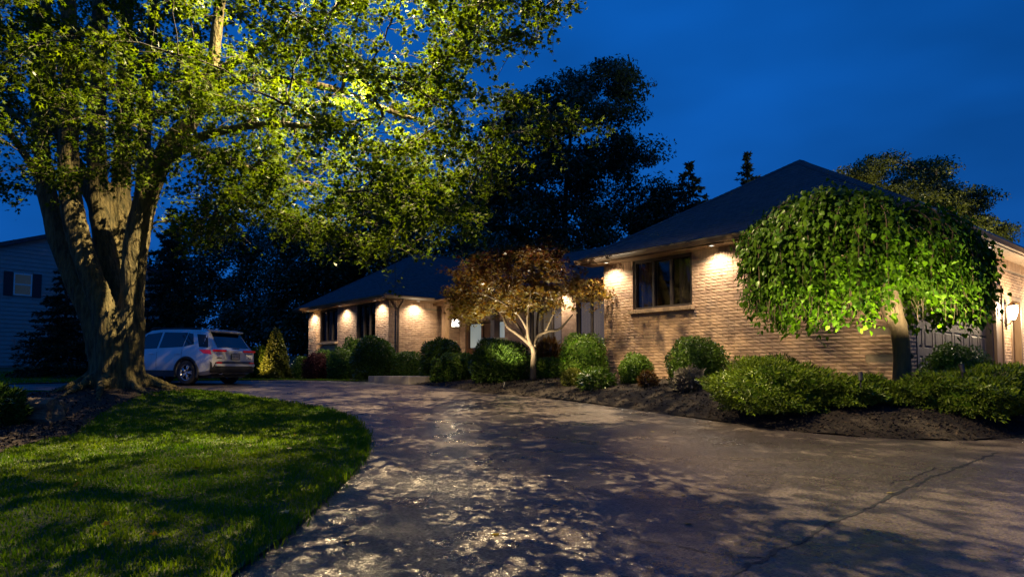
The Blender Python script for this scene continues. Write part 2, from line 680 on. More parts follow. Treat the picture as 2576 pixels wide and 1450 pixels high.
leaf_mat("grey_leaf", (0.12, 0.10, 0.10), (0.16, 0.15, 0.10), 0.2, 0.6, (1, 1, 1), 0.03)
leaf_mat("rust_leaf", (0.13, 0.055, 0.02), (0.16, 0.11, 0.03), 0.25, 0.6, (1.2, 1, 0.5), 0.05)
leaf_mat("dark_leaf", (0.022, 0.045, 0.018), (0.042, 0.072, 0.026), 0.22, 0.5, (1.1, 1.3, 0.6), 0.06)
leaf_mat("spruce_needle", (0.016, 0.032, 0.020), (0.032, 0.052, 0.030), 0.12, 0.6, (1, 1.2, 0.6), 0.04)
leaf_mat("locust_leaf", (0.055, 0.070, 0.012), (0.095, 0.105, 0.02), 0.35, 0.5, (1.3, 1.2, 0.4), 0.06)
leaf_mat("grass_blade", (0.045, 0.150, 0.004), (0.140, 0.195, 0.010), 0.48, 0.5, (1.4, 1.35, 0.4), 0.04)
leaf_mat("litter_leaf", (0.16, 0.15, 0.03), (0.26, 0.20, 0.05), 0.3, 0.5, (1.2, 1.1, 0.4), 0.06)


def pane_mat():
    m = bpy.data.materials.new("window_glass")
    n, l = nt(m)
    n.clear()
    out = n.new("ShaderNodeOutputMaterial")
    t = n.new("ShaderNodeBsdfTransparent")
    t.inputs[0].default_value = (0.62, 0.62, 0.64, 1)
    g = n.new("ShaderNodeBsdfGlossy")
    g.inputs["Roughness"].default_value = 0.03
    f = n.new("ShaderNodeFresnel")
    f.inputs[0].default_value = 1.75
    mx = n.new("ShaderNodeMixShader")
    gm = n.new("ShaderNodeNewGeometry")
    inv = n.new("ShaderNodeMath")
    inv.operation = 'SUBTRACT'
    inv.inputs[0].default_value = 1.0
    l.new(gm.outputs["Backfacing"], inv.inputs[1])
    pr = n.new("ShaderNodeMath")
    pr.operation = 'MULTIPLY'
    l.new(f.outputs[0], pr.inputs[0])
    l.new(inv.outputs[0], pr.inputs[1])
    l.new(pr.outputs[0], mx.inputs[0])
    l.new(t.outputs[0], mx.inputs[1])
    l.new(g.outputs[0], mx.inputs[2])
    l.new(mx.outputs[0], out.inputs[0])
    MATS["window_glass"] = m


pane_mat()
M = MATS

# ================================================================== terrain
BED_FRONT = [gh(u, v) for u, v in ((2700, 1062), (2620, 1085), (2550, 1100), (2460, 1107), (2370, 1108), (2200, 1101), (2000, 1085), (1800, 1059), (1600, 1031), (1400, 1004), (1200, 985), (1090, 969))]
BED_FRONT = smooth_line([*BED_FRONT, hc(12.6, -2.15), hc(16.4, -2.0), hc(19.0, -1.35), hc(26.5, -1.0)], 3)
BED_BACK = [hc(27.2, 3.3), hc(8.0, 3.3), hc(0.2, 3.3), hc(0.1, 0.1), hc(-0.35, 0.25), hc(-0.9, 1.0), hc(-1.3, 2.0), hc(-1.6, 3.4)]
BED = np.vstack([BED_FRONT, BED_BACK])
TREE = np.array([-8.42, 14.5])
LAWN_PX = [(480, 1545), (590, 1450), (700, 1368), (770, 1308), (830, 1250), (895, 1185), (928, 1130), (918, 1085), (870, 1047), (760, 1021), (600, 1002), (430, 990), (250, 985), (100, 983.5), (-120, 984)]
LAWN = smooth_line([(-1.9, -3.0), *[gh(u, v) for u, v in LAWN_PX], (-24, 17.2)], 4)
LAWN = np.vstack([LAWN, [(-24, -3)]])


def mound(x, y):
    r2 = (x - TREE[0]) ** 2 + (y - TREE[1]) ** 2
    return 0.42 * np.exp(-r2 / 3.2)


def H(x, y):
    x = np.atleast_1d(np.asarray(x, float))
    y = np.atleast_1d(np.asarray(y, float))
    z = g0(x, y)
    ib = in_poly(x, y, BED)
    tgt = np.maximum(1.52, z + 0.2)
    d = dist_line(x, y, BED_FRONT)
    zb = z + 0.03 + (tgt - z) * (1 - np.exp(-d / 1.35))
    z = np.where(ib, zb, z + mound(x, y))
    return z


def Hs(x, y):
    return float(H(x, y)[0])


def sheet(name, poly, zf, step, material, margin=0.0, kind="structure", rng=None):
    poly = np.asarray(poly, float)
    x0, y0 = poly.min(0)
    x1, y1 = poly.max(0)
    gx, gy = np.meshgrid(np.arange(x0, x1, step), np.arange(y0, y1, step))
    gx = gx.ravel()
    gy = gy.ravel()
    k = in_poly(gx, gy, poly)
    loop = np.vstack([poly, poly[:1]])
    k &= dist_line(gx, gy, loop) > step * 0.35
    pts = np.vstack([poly, np.stack([gx[k], gy[k]], 1)])
    n = len(poly)
    edges = [(i, (i + 1) % n) for i in range(n)]
    vo, _, fo, *_ = delaunay_2d_cdt([Vector(p) for p in pts], edges, [], 1, 1e-6)
    xy = np.array([(p.x, p.y) for p in vo])
    z = zf(xy[:, 0], xy[:, 1])
    me = bpy.data.meshes.new(name)
    me.from_pydata(np.column_stack([xy, z]).tolist(), [], [tuple(f) for f in fo])
    me.materials.append(material)
    me.polygons.foreach_set("use_smooth", [True] * len(me.polygons))
    o = link(name, me)
    tag(o, kind=kind)
    return o


# big ground to the horizon
gxs = np.concatenate([np.arange(-260, -40, 20), np.arange(-40, 40, 1.0), np.arange(40, 261, 20)])
gys = np.concatenate([np.arange(-40, -6, 8), np.arange(-6, 60, 1.0), np.arange(60, 420, 20)])
GX, GY = np.meshgrid(gxs, gys)
GZ = g0(GX, GY) - 0.04
GZ = np.where((GX > -30) & (GX < 25) & (GY < 60), GZ, GZ)
vv = np.column_stack([GX.ravel(), GY.ravel(), GZ.ravel()])
nx_, ny_ = len(gxs), len(gys)
ff = [(j * nx_ + i, j * nx_ + i + 1, (j + 1) * nx_ + i + 1, (j + 1) * nx_ + i) for j in range(ny_ - 1) for i in range(nx_ - 1)]
me = bpy.data.meshes.new("ground")
me.from_pydata(vv.tolist(), [], ff)
me.materials.append(M["turf"])
tag(link("ground", me), "dark grassy ground round the house and neighbouring plots", kind="structure")

far_edge = [(-24, 18.9), (-19, 19.7), (-16, 20.4), (-14.2, 22.2), (-12.2, 25.2), (-10.6, 27.0), hc(22.0, -2.05), hc(19.0, -2.0), hc(16.5, -1.9)]
DRIVE = np.vstack([[(-24, -3), (40, -3), (40, 24)], [hc(-0.02, 13.0), hc(-0.02, 1.0), hc(0.5, 0.6), hc(8, -0.6), hc(12, -1.2)], far_edge[::-1]])
apron_line = np.array([hc(-0.0, 1.0), hc(-0.0, 14)])


def drive_z(x, y):
    z = g0(x, y) + 0.004
    d = dist_line(x, y, apron_line)                       # the apron climbs to the garage doors
    lift = np.clip(1 - d / 4.5, 0, 1)
    lift = lift * lift * (3 - 2 * lift)
    front = ((x - CX) * BX[0] + (y - CY) * BX[1]) > 0.3
    return np.where(front, z + np.maximum(1.50 - z, 0) * lift, z)


drive = sheet("driveway", DRIVE, drive_z, 0.6, M["asphalt"])
drive["label"] = "damp dark asphalt driveway curving round the lawn to the garage"

lawn = sheet("lawn", LAWN, lambda x, y: g0(x, y) + 0.035 + mound(x, y), 0.45, M["turf"])
lawn["label"] = "lawn island under the big maple with a rounded edge"
bed = sheet("planting_bed", BED, lambda x, y: H(x, y) + 0.0, 0.35, M["mulch"])
bed["label"] = "dark mulch planting bed sloping up to the brick house"

# joint line across the asphalt, opened to a ragged crack
crng = np.random.default_rng(5)
jl = np.array([gh(u, v) for u, v in ((1760, 1520), (1850, 1452), (1925, 1405), (2010, 1365), (2090, 1318), (2200, 1268), (2300, 1218), (2370, 1190), (2440, 1165), (2510, 1138))])
jl = smooth_line(jl, 14)


def crack(line, w0, seed, name):
    rg = np.random.default_rng(seed)
    tg = np.gradient(line, axis=0)
    tg /= np.linalg.norm(tg, axis=1)[:, None]
    nr = np.stack([-tg[:, 1], tg[:, 0]], 1)
    off = np.cumsum(rg.normal(0, 0.012, len(line)))
    off -= np.linspace(off[0], off[-1], len(line))
    w = w0 * (0.35 + 1.3 * rg.random(len(line)))
    L = line + nr * (off + w)[:, None]
    Rr = line + nr * (off - w)[:, None]
    v = np.vstack([np.column_stack([p, drive_z(p[:, 0], p[:, 1]) + 0.004]) for p in (L, Rr)])
    n = len(line)
    mb = MB()
    mb.add(v, [(i, i + 1, n + i + 1, n + i) for i in range(n - 1)])
    return mb.build(name, M["car_black"], drive)


crack(jl, 0.017, 1, "crack")
crack(smooth_line([gh(u, v) for u, v in ((1590, 1355), (1700, 1372), (1800, 1392), (1925, 1404))], 12), 0.006, 2, "crack")
crack(smooth_line([gh(u, v) for u, v in ((1410, 1212), (1480, 1228), (1560, 1252), (1590, 1258))], 12), 0.005, 3, "crack")
crack(smooth_line([gh(u, v) for u, v in ((2240, 1215), (2300, 1200), (2350, 1175))], 12), 0.006, 4, "crack")

# far lawn strip between the lane and the bed
strip = np.vstack([[hc(15.9, -2.2), hc(17.5, -2.2), hc(20, -2.2), hc(23, -2.2), (-10.8, 27.2), (-12.4, 25.3), (-14.4, 22.3), (-16.1, 20.5), (-19, 19.8), (-25, 19.0), (-25, 30), (-14, 34)], [hc(27.5, -0.5), hc(24, -1.0), hc(19.2, -1.3), hc(17.5, -1.75)]])
sheet("lawn", strip, lambda x, y: g0(x, y) + 0.03 + 0.0 * x, 0.8, M["turf"])["label"] = "dark strip of lawn beyond the lane towards the neighbouring house"

# mulch round the maple and in front of the log
MULCH_L = np.vstack([smooth_line([gh(u, v) for u, v in ((-160, 1010), (-160, 1175), (20, 1138), (110, 1112), (190, 1095), (250, 1055), (360, 1030), (470, 1010), (420, 990), (280, 984), (120, 988), (-160, 1000))], 3)])
sheet("tree_ring", MULCH_L, lambda x, y: g0(x, y) + 0.05 + mound(x, y), 0.3, M["soil"])["label"] = "bare soil and mulch round the foot of the big maple"


# ------------------------------------------------------------------ grass
def blades(name, poly, n, ylo, yhi, h, w, seed, pw=1.6, excl=None, label=None):
    rg = np.random.default_rng(seed)
    pl = np.asarray(poly)
    x0, x1 = pl[:, 0].min(), pl[:, 0].max()
    P = []
    tot = 0
    while tot < n:
        k = 400000
        y = ylo + (yhi - ylo) * rg.random(k) ** pw
        x = x0 + (x1 - x0) * rg.random(k)
        ok = (np.abs(x) < 0.80 * y + 2.6) & in_poly(x, y, pl)
        if excl is not None:
            ok &= ~in_poly(x, y, excl)
        P.append(np.stack([x[ok], y[ok]], 1))
        tot += ok.sum()
    P = np.vstack(P)[:n] + rg.normal(0, 0.045, (n, 2))
    z = g0(P[:, 0], P[:, 1]) + 0.02 + mound(P[:, 0], P[:, 1])
    # tufts: heights vary in patches
    pat = 0.5 + 0.25 * np.sin(P[:, 0] * 5.1 + 2 * np.sin(P[:, 1] * 3.3)) + 0.25 * np.sin(P[:, 1] * 6.7 + P[:, 0] * 2.1)
    edge = dist_line(P[:, 0], P[:, 1], LAWN[:70])
    hh = h * (0.55 + 0.6 * rg.random(n)) * (0.75 + 0.5 * pat) * (1 + 0.5 * np.exp(-edge / 0.15))
    an = rg.random(n) * 6.283
    ln = rg.random(n) * 0.75
    side = np.stack([np.cos(an), np.sin(an)], 1) * (w * (0.7 + 0.6 * rg.random(n)) * (1 + P[:, 1] / 14))[:, None]
    a2 = rg.random(n) * 6.283
    lean = np.stack([np.cos(a2), np.sin(a2)], 1) * (hh * ln)[:, None]
    b0 = np.column_stack([P - side, z])
    b1 = np.column_stack([P + side, z])
    m0 = np.column_stack([P - side * 0.8 + lean * 0.35, z + hh * 0.6])
    m1 = np.column_stack([P + side * 0.8 + lean * 0.35, z + hh * 0.6])
    tp = np.column_stack([P + lean, z + hh * (1 - 0.3 * ln)])
    v = np.stack([b0, b1, m0, m1, tp], 1).reshape(-1, 3)
    i = np.arange(n)[:, None, None] * 5
    f = (np.array([[0, 1, 3], [0, 3, 2], [2, 3, 4]])[None] + i).reshape(-1, 3)
    # colour drifts between lush and straw in patches, plus blade to blade
    dr = 0.5 + 0.5 * np.sin(P[:, 0] * 1.7 + 1.3 * np.sin(P[:, 1] * 1.1)) * np.sin(P[:, 1] * 1.9 + P[:, 0] * 0.6)
    r = np.repeat(np.clip(0.55 * rg.random(n) + 0.45 * dr, 0, 1), 5)
    o = tri_mesh(name, v, f, M["grass_blade"], None, r)
    tag(o, label, None, None, "stuff")
    return o


blades("grass", LAWN, 150000, 3.2, 17.6, 0.06, 0.0042, 11, 1.25, MULCH_L, "short mown grass on the lawn island beside the driveway")
blades("grass", strip, 16000, 19, 29.5, 0.06, 0.005, 12, 1.0, None, "mown grass beyond the parked car")

# ------------------------------------------------------------------ mulch chips
def chips(name, poly, n, seed, size, material, label, ymax=40, zoff=0.006, zf=None):
    rg = np.random.default_rng(seed)
    pl = np.asarray(poly)
    x0, y0 = pl.min(0)
    x1, y1 = pl.max(0)
    P = []
    tot = 0
    while tot < n:
        x = x0 + (x1 - x0) * rg.random(200000)
        y = y0 + (min(y1, ymax) - y0) * rg.random(200000)
        ok = in_poly(x, y, pl) & (rg.random(200000) < (11 / np.maximum(y, 8)) ** 2)
        P.append(np.stack([x[ok], y[ok]], 1))
        tot += ok.sum()
    P = np.vstack(P)[:n]
    z = (zf or H)(P[:, 0], P[:, 1]) + zoff
    pos = np.column_stack([P, z])
    nr = rg.normal(0, 0.55, (n, 3)) + np.array([0, 0, 1.0])
    v, f, r = scatter(RHOMB[0], RHOMB[1], pos, nr, rg.normal(size=(n, 3)), size * (0.5 + rg.random(n)), rg)
    o = tri_mesh(name, v, f, material, None, r)
    tag(o, label, None, None, "stuff")


chips("mulch", BED, 34000, 21, 0.050, M["mulch_chip"], "loose dark bark mulch on the bed")
chips("mulch", MULCH_L, 9000, 22, 0.055, M["mulch_chip"], "leaf litter and bark mulch round the maple", zf=lambda x, y: g0(x, y) + 0.05 + mound(x, y))

# ================================================================== the brick house
Z0, ZT, ZE, OV = 1.30, 4.45, 4.62, 0.45
house = empty("brick_house", hc(3.6, 3.0, Z0))
tag(house, "long low brick house with dark hipped roofs and glowing soffit lights", "house")
HM = Matrix.Translation(house.location).inverted()


def hpart(o, parent=None):
    """parent to the house (or one of its parts) keeping world placement: meshes are in world coordinates"""
    o.parent = parent if parent is not None else house
    if parent is None:
        o.matrix_parent_inverse = HM
    return o


def frame(P0, d, nrm):
    d = np.asarray(d)
    nrm = np.asarray(nrm)

    def fr(v):
        return np.column_stack([P0[0] + v[:, 0] * d[0] + v[:, 1] * nrm[0], P0[1] + v[:, 0] * d[1] + v[:, 1] * nrm[1], v[:, 2]])
    return fr


def brick_template(seed, deep=0.008):
    """split-face brick: unit length and height, rough front"""
    rg = np.random.default_rng(seed)
    nxx, nzz = 5, 3
    v, f = [], []
    for k in range(nzz):
        for i in range(nxx):
            e = (i in (0, nxx - 1)) or (k in (0, nzz - 1))
            v.append([i / (nxx - 1), 0.004 + (0.003 * rg.random() if e else 0.004 + deep * rg.random()), k / (nzz - 1)])
    for k in range(nzz - 1):
        for i in range(nxx - 1):
            a = k * nxx + i
            f.append((a, a + nxx, a + nxx + 1, a + 1))
    ring = list(range(nxx)) + [nxx - 1 + nxx * k for k in range(1, nzz)] + [nxx * (nzz - 1) + i for i in range(nxx - 2, -1, -1)] + [nxx * k for k in range(nzz - 2, 0, -1)]
    o = len(v)
    for i in ring:
        v.append([v[i][0], -0.004, v[i][2]])
    m = len(ring)
    for i in range(m):
        j = (i + 1) % m
        f.append((ring[i], ring[j], o + j, o + i))
    return np.array(v), f


TMPL = [brick_template(s) for s in range(7)]
FLAT = [brick_template(s + 20, 0.001) for s in range(3)]
BRICK_ME = []
for k, (tv, tf) in enumerate(TMPL):
    bm_ = bpy.data.meshes.new("brick")
    w = tv * np.array([0.285, 1, 0.0633])
    bm_.from_pydata(w.tolist(), [], tf)
    bm_.materials.append(M["brick"])
    BRICK_ME.append(bm_)
CH, BL = 0.0733, 0.295


def wall(P0, d, nrm, L, z0, z1, openings=(), rough=True, slots=(), singles=0, single_box=None, seed=0, soldier=0.235, thick=0.2):
    """wall panel with openings; bricks stand proud of recessed mortar"""
    rg = np.random.default_rng(100 + seed)
    fr = frame(P0, d, nrm)
    mb = MB()
    xs = sorted({0.0, L, *[o[0] for o in openings], *[o[1] for o in openings]})
    for xa, xb in zip(xs[:-1], xs[1:]):
        zs = [z0]
        for o in openings:
            if o[0] <= xa + 1e-6 and o[1] >= xb - 1e-6:
                zs += [o[2], o[3]]
        zs.append(z1)
        for k in range(0, len(zs), 2):
            if zs[k + 1] - zs[k] > 0.005:
                mb.box(xa, xb, -thick, 0, zs[k], zs[k + 1], fr)
    body = hpart(mb.build("wall", M["mortar"]))
    stuff = MB()
    n_single = []
    zc = z0
    row = 0
    top = z1 - soldier if soldier else z1
    rects = []
    while zc + CH <= top + 1e-6:
        s = -BL * 0.5 * (row % 2)
        while s < L:
            a0, a1 = max(s, 0), min(s + BL - 0.010, L)
            pieces = [(a0, a1)]
            for o in list(openings) + list(slots):
                if zc + CH * 0.5 > o[2] and zc + CH * 0.5 < o[3]:
                    nxt = []
                    for p, q in pieces:
                        if q <= o[0] or p >= o[1]:
                            nxt.append((p, q))
                        else:
                            if p < o[0]:
                                nxt.append((p, o[0]))
                            if q > o[1]:
                                nxt.append((o[1], q))
                    pieces = nxt
            for p, q in pieces:
                if q - p > 0.03:
                    rects.append((p, q, zc + 0.0035, zc + CH - 0.0035))
            s += BL
        zc += CH
        row += 1
    pool = TMPL if rough else FLAT
    for (p, q, za, zb) in rects:
        k = int(rg.integers(len(pool)))
        if n_single is not None and singles and len(n_single) < singles and single_box(p, q, za) and q - p > 0.27:
            n_single.append((p, za, k))
            continue
        tv, tf = pool[k]
        v = tv * np.array([q - p, 1, zb - za]) + np.array([p, 0, za])
        if rg.random() < 0.5:
            v[:, 0] = p + q - v[:, 0]
            stuff.add(fr(v), [t[::-1] for t in tf])
        else:
            stuff.add(fr(v), tf)
    if soldier:
        s = 0.0
        while s < L - 0.01:
            q = min(s + 0.066, L)
            cut = any(o[0] < (s + q) / 2 < o[1] and o[3] > z1 - 0.1 for o in openings)
            if not cut:
                stuff.box(s + 0.004, q - 0.004, -0.004, 0.008 + 0.003 * rg.random(), z1 - soldier + 0.006, z1 - 0.002, fr)
            s += 0.0733
    so = stuff.build("brickwork", M["brick"], body)
    so["kind"] = "stuff"
    ang = math.atan2(d[1], d[0])
    flip = d[0] * nrm[1] - d[1] * nrm[0]
    for p, za, k in n_single:
        o = link("brick", BRICK_ME[k], body)
        c = fr(np.array([[p, 0, za]]))[0]
        if flip > 0:
            mw = Matrix(((d[0], nrm[0], 0, c[0]), (d[1], nrm[1], 0, c[1]), (0, 0, 1, c[2]), (0, 0, 0, 1)))
        else:   # keep a right-handed frame: run the brick the other way
            c = fr(np.array([[p + 0.285, 0, za]]))[0]
            mw = Matrix(((-d[0], nrm[0], 0, c[0]), (-d[1], nrm[1], 0, c[1]), (0, 0, 1, c[2]), (0, 0, 0, 1)))
        o.matrix_basis = mw
    return body, fr


NB = -BX          # outward from the long facade
NA = -AX          # outward towards the garage doors
GL, WL0, WL1 = 7.2, 18.24, 25.5      # garage end, wing start and end along the facade
# garage, long side with the one window; slots = recessed quoin courses at the corner
slots_g = [(-0.01, 0.63, z, z + 2 * CH) for z in (Z0 + CH * n_ for n_ in (7, 14, 21, 28))]
win_g = [(4.47, 6.23, 3.20, ZT)]
wall(hc(0, 0), AX, NB, GL, Z0, ZT, win_g, slots=slots_g, singles=300, single_box=lambda p, q, za: p > 0.5 and za > 1.5 and za < 3.0 and q < 6.4, seed=1)
# garage, door side
DW0, DW1 = 0.75, 5.65
SD0, SD1 = 7.20, 8.15
wall(hc(0, 0), BX, NA, 13.4, Z0, ZT, [(DW0, DW1, Z0, 3.66), (SD0, SD1, Z0, 3.56)], slots=[(-0.01, 0.40, z, z + 2 * CH) for z in (Z0 + CH * n_ for n_ in (7, 14, 21, 28))], seed=2)
# wing front and inner side
slots_w = [(WL1 - WL0 - 0.5, WL1 - WL0 + 0.01, z, z + 2 * CH) for z in (Z0 + CH * n_ for n_ in (10, 17, 24, 31))]
win_w = [(19.27 - WL0, 20.83 - WL0, 3.0, ZT), (22.57 - WL0, 24.26 - WL0, 3.0, ZT)]
wall(hc(WL0, 0), AX, NB, WL1 - WL0, Z0, ZT, win_w, slots=slots_w, seed=3)
wall(hc(WL0, 0), BX, NA, 3.4, Z0, ZT, seed=4)
# recessed middle
BR = 3.4
win_r = [(8.9 - GL, 11.5 - GL, 2.45, 4.1), (12.2 - GL, 13.9 - GL, 2.45, 4.1), (15.3 - GL, 17.85 - GL, Z0, 3.75)]
wall(hc(GL, BR), AX, NB, WL0 - GL, Z0, ZT, win_r, rough=False, seed=5)
# hidden sides close the volume
mb = MB()
for (a0, a1, b0, b1) in ((GL - 0.2, GL, 0.02, 13.4), (0.0, GL, 13.2, 13.4), (WL1 - 0.2, WL1, 0.02, 12), (WL0, WL1, 11.8, 12), (WL0, WL0 + 0.2, 3.42, 12), (GL, WL0, 9.0, 9.2)):
    mb.box(a0, a1, b0, b1, Z0, ZT - 0.003, lambda v: np.column_stack([CX + v[:, 0] * AX[0] + v[:, 1] * BX[0], CY + v[:, 0] * AX[1] + v[:, 1] * BX[1], v[:, 2]]))
hpart(mb.build("wall", M["mortar"]))


def abz(v):
    return np.column_stack([CX + v[:, 0] * AX[0] + v[:, 1] * BX[0], CY + v[:, 0] * AX[1] + v[:, 1] * BX[1], v[:, 2]])


# ------------------------------------------------------------------ roofs
def shingled(e0, e1, r0, r1, seed, parent, step=0.145):
    """courses of tabs on the slope between the eave e0-e1 and the ridge r0-r1 (world points)"""
    rg = np.random.default_rng(seed)
    e0, e1, r0, r1 = map(np.asarray, (e0, e1, r0, r1))
    nrm = np.cross(e1 - e0, (r0 + r1) / 2 - (e0 + e1) / 2)
    nrm = nrm / np.linalg.norm(nrm)
    if nrm[2] < 0:
        nrm = -nrm
    along = (e1 - e0) / np.linalg.norm(e1 - e0)
    slope = np.linalg.norm((r0 - e0) - along * ((r0 - e0) @ along))
    n = int(slope / step)
    V, F = [], []
    cnt = 0
    for k in range(n):
        t0, t1 = k / n, min((k + 1.15) / n, 1.0)
        L0, R0 = e0 + (r0 - e0) * t0, e1 + (r1 - e1) * t0
        L1, R1 = e0 + (r0 - e0) * t1, e1 + (r1 - e1) * t1
        w = np.linalg.norm(R0 - L0)
        m = max(1, int(round(w / 0.30)))
        cuts = np.clip((np.arange(m + 1) + (0.5 if k % 2 else 0)) / m, 0, 1)
        cuts = np.unique(np.concatenate([[0], cuts, [1]]))
        up = (L1 - L0) - along * ((L1 - L0) @ along)
        for c0, c1 in zip(cuts[:-1], cuts[1:]):
            g = 0.004 / max(w, 0.3)
            p0 = L0 + (R0 - L0) * min(c0 + g, 1)
            p1 = L0 + (R0 - L0) * max(c1 - g, 0)
            # upper corners run straight up the slope but stay inside the hip lines
            lo = (L1 - L0) @ along
            hi = w + (R1 - R0) @ along
            s0 = np.clip((p0 - L0) @ along, lo, hi)
            s1 = np.clip((p1 - L0) @ along, lo, hi)
            q0 = L0 + up + along * s0
            q1 = L0 + up + along * s1
            h = 0.010 + 0.006 * rg.random()
            a = [p0 + nrm * h, p1 + nrm * h, q1 + nrm * 0.003, q0 + nrm * 0.003, p0 - nrm * 0.002, p1 - nrm * 0.002]
            V += a
            F += [(cnt, cnt + 1, cnt + 2, cnt + 3), (cnt + 4, cnt + 5, cnt + 1, cnt), (cnt + 4, cnt, cnt + 3), (cnt + 5, cnt + 2, cnt + 1)]
            cnt += 6
    mb = MB()
    mb.add(np.array(V), F)
    o = mb.build("shingles", M["shingle"], parent)
    o["kind"] = "stuff"
    return o


def hip_roof(a0, a1, b0, b1, name_seed, zr=7.15, hip_back=True):
    am = (a0 + a1) / 2
    run = (a1 - a0) / 2
    P = [hc(a0, b0, ZE), hc(a1, b0, ZE), hc(a1, b1, ZE), hc(a0, b1, ZE), hc(am, b0 + run, zr), hc(am, b1 - run, zr)]
    dn = np.array([0, 0, -0.05])
    mb = MB()
    mb.add(np.array(P + [p + dn for p in P[:4]]), [(0, 4, 1), (1, 4, 5, 2), (2, 5, 3), (0, 3, 5, 4), (6, 7, 8, 9), (0, 1, 7, 6), (1, 2, 8, 7), (2, 3, 9, 8), (3, 0, 6, 9)])
    roof = hpart(mb.build("roof", M["shingle"]))
    shingled(P[1], P[0], P[4], P[4], name_seed, roof)
    shingled(P[0], P[3], P[4], P[5], name_seed + 1, roof)
    for q0, q1 in ((P[0], P[4]), (P[1], P[4]), (P[4], P[5])):
        c = MB()
        L = np.linalg.norm(q1 - q0)
        k = int(L / 0.16)
        dirv = (q1 - q0) / L
        side = np.cross(dirv, [0, 0, 1.0])
        side /= np.linalg.norm(side)
        upv = np.cross(side, dirv)
        for i in range(k):
            m0, m1 = q0 + dirv * i * L / k, q0 + dirv * (i + 1.1) * L / k
            lift = 0.026
            c.add(np.array([m0 + upv * (lift + 0.008), m1 + upv * lift, m1 + side * 0.13 - upv * 0.035, m0 + side * 0.13 - upv * 0.027, m1 - side * 0.13 - upv * 0.035, m0 - side * 0.13 - upv * 0.027]), [(0, 1, 2, 3), (1, 0, 5, 4), (0, 3, 5)])
        o = c.build("ridge_cap", M["shingle"], roof)
        o["kind"] = "stuff"
    return roof


hip_roof(-OV, GL + OV, -OV, 13.4 + OV, 300)
hip_roof(WL0 - OV, WL1 + OV, -OV, 12 + OV, 310)
# middle roof: low gable between the two hips
BE = 2.55
mb = MB()
P = [hc(GL - 1.5, BE, ZE), hc(WL0 + 1.5, BE, ZE), hc(WL0 + 1.5, 6.0, 6.45), hc(GL - 1.5, 6.0, 6.45), hc(WL0 + 1.5, 9.6, ZE), hc(GL - 1.5, 9.6, ZE)]
dn = np.array([0, 0, -0.06])
mb.add(np.array(P + [p + dn for p in P]), [(0, 1, 2, 3), (3, 2, 4, 5), (6, 9, 8, 7), (9, 11, 10, 8), (0, 6, 7, 1)])
mid_roof = hpart(mb.build("roof", M["shingle"]))
shingled(P[1], P[0], P[2], P[3], 320, mid_roof)


# soffit, fascia, gutter along an eave from (a,b) to (a,b)
def eave(p, q, out, wide, seed=0):
    """p,q: ends of the eave edge in (a,b); out: outward in (a,b); wide: soffit depth"""
    p, q, out = np.array(p, float), np.array(q, float), np.array(out, float)
    d = q - p
    L = np.linalg.norm(d)
    d /= L

    def fr(v):
        w = p + v[:, 0:1] * d + v[:, 1:2] * out
        return abz(np.column_stack([w, v[:, 2]]))
    g = MB()      # K-profile gutter
    prof = [(-0.004, 0.0), (-0.004, -0.115), (0.07, -0.115), (0.085, -0.085), (0.105, -0.05), (0.12, -0.03), (0.12, 0.0), (0.108, 0.0), (0.108, -0.02), (0.008, -0.02), (0.008, 0.0)]
    n = len(prof)
    v = [[s, o, ZE - 0.03 + z] for s in (-0.11, L + 0.11) for o, z in prof]
    f = [(i, (i + 1) % n, n + (i + 1) % n, n + i) for i in range(n)] + [tuple(range(n - 1, -1, -1)), tuple(range(n, 2 * n))]
    g.add(fr(np.array(v)), f)
    hpart(g.build("gutter", M["bronze_metal"]))
    fa = MB()
    fa.box(0, L, -0.024, -0.006, ZT - 0.005, ZE - 0.04, fr)
    hpart(fa.build("fascia", M["bronze_metal"]))
    so = MB()
    so.box(0.0, L, -wide + 0.0, -0.026, ZT + 0.012, ZT + 0.022, fr)
    so_o = hpart(so.build("soffit", M["soffit_board"]))
    sl = MB()
    k = int(L / 0.10)
    for i in range(k):
        sl.box(i * L / k + 0.004, (i + 1) * L / k - 0.004, -wide + 0.002, -0.03, ZT + 0.002, ZT + 0.0115, fr)
    s2 = sl.build("soffit_slats", M["soffit_board"], so_o)
    s2["kind"] = "stuff"


eave((GL + OV, -OV), (-OV, -OV), (0, -1), OV + 0.05)
eave((-OV, -OV), (-OV, 13.4 + OV), (-1, 0), OV + 0.05)
eave((WL1 + OV, -OV), (WL0 - OV, -OV), (0, -1), OV + 0.05)
eave((WL0 - OV, -OV), (WL0 - OV, BE), (-1, 0), OV + 0.05)
eave((WL0 - OV + 0.0, BE), (GL, BE), (0, -1), BR - BE + 0.1)

# downspout by the wing corner
mb = MB()
pts = [hc(WL0 - OV - 0.05, 0.35, ZE - 0.13), hc(WL0 - OV + 0.02, 0.36, ZE - 0.24), hc(WL0 - 0.10, 0.38, ZT - 0.30), hc(WL0 - 0.07, 0.38, ZT - 0.42), hc(WL0 - 0.07, 0.38, Z0 + 0.2)]
mb.tube(pts, 0.048, 8)
hpart(mb.build("downspout", M["bronze_metal"]))


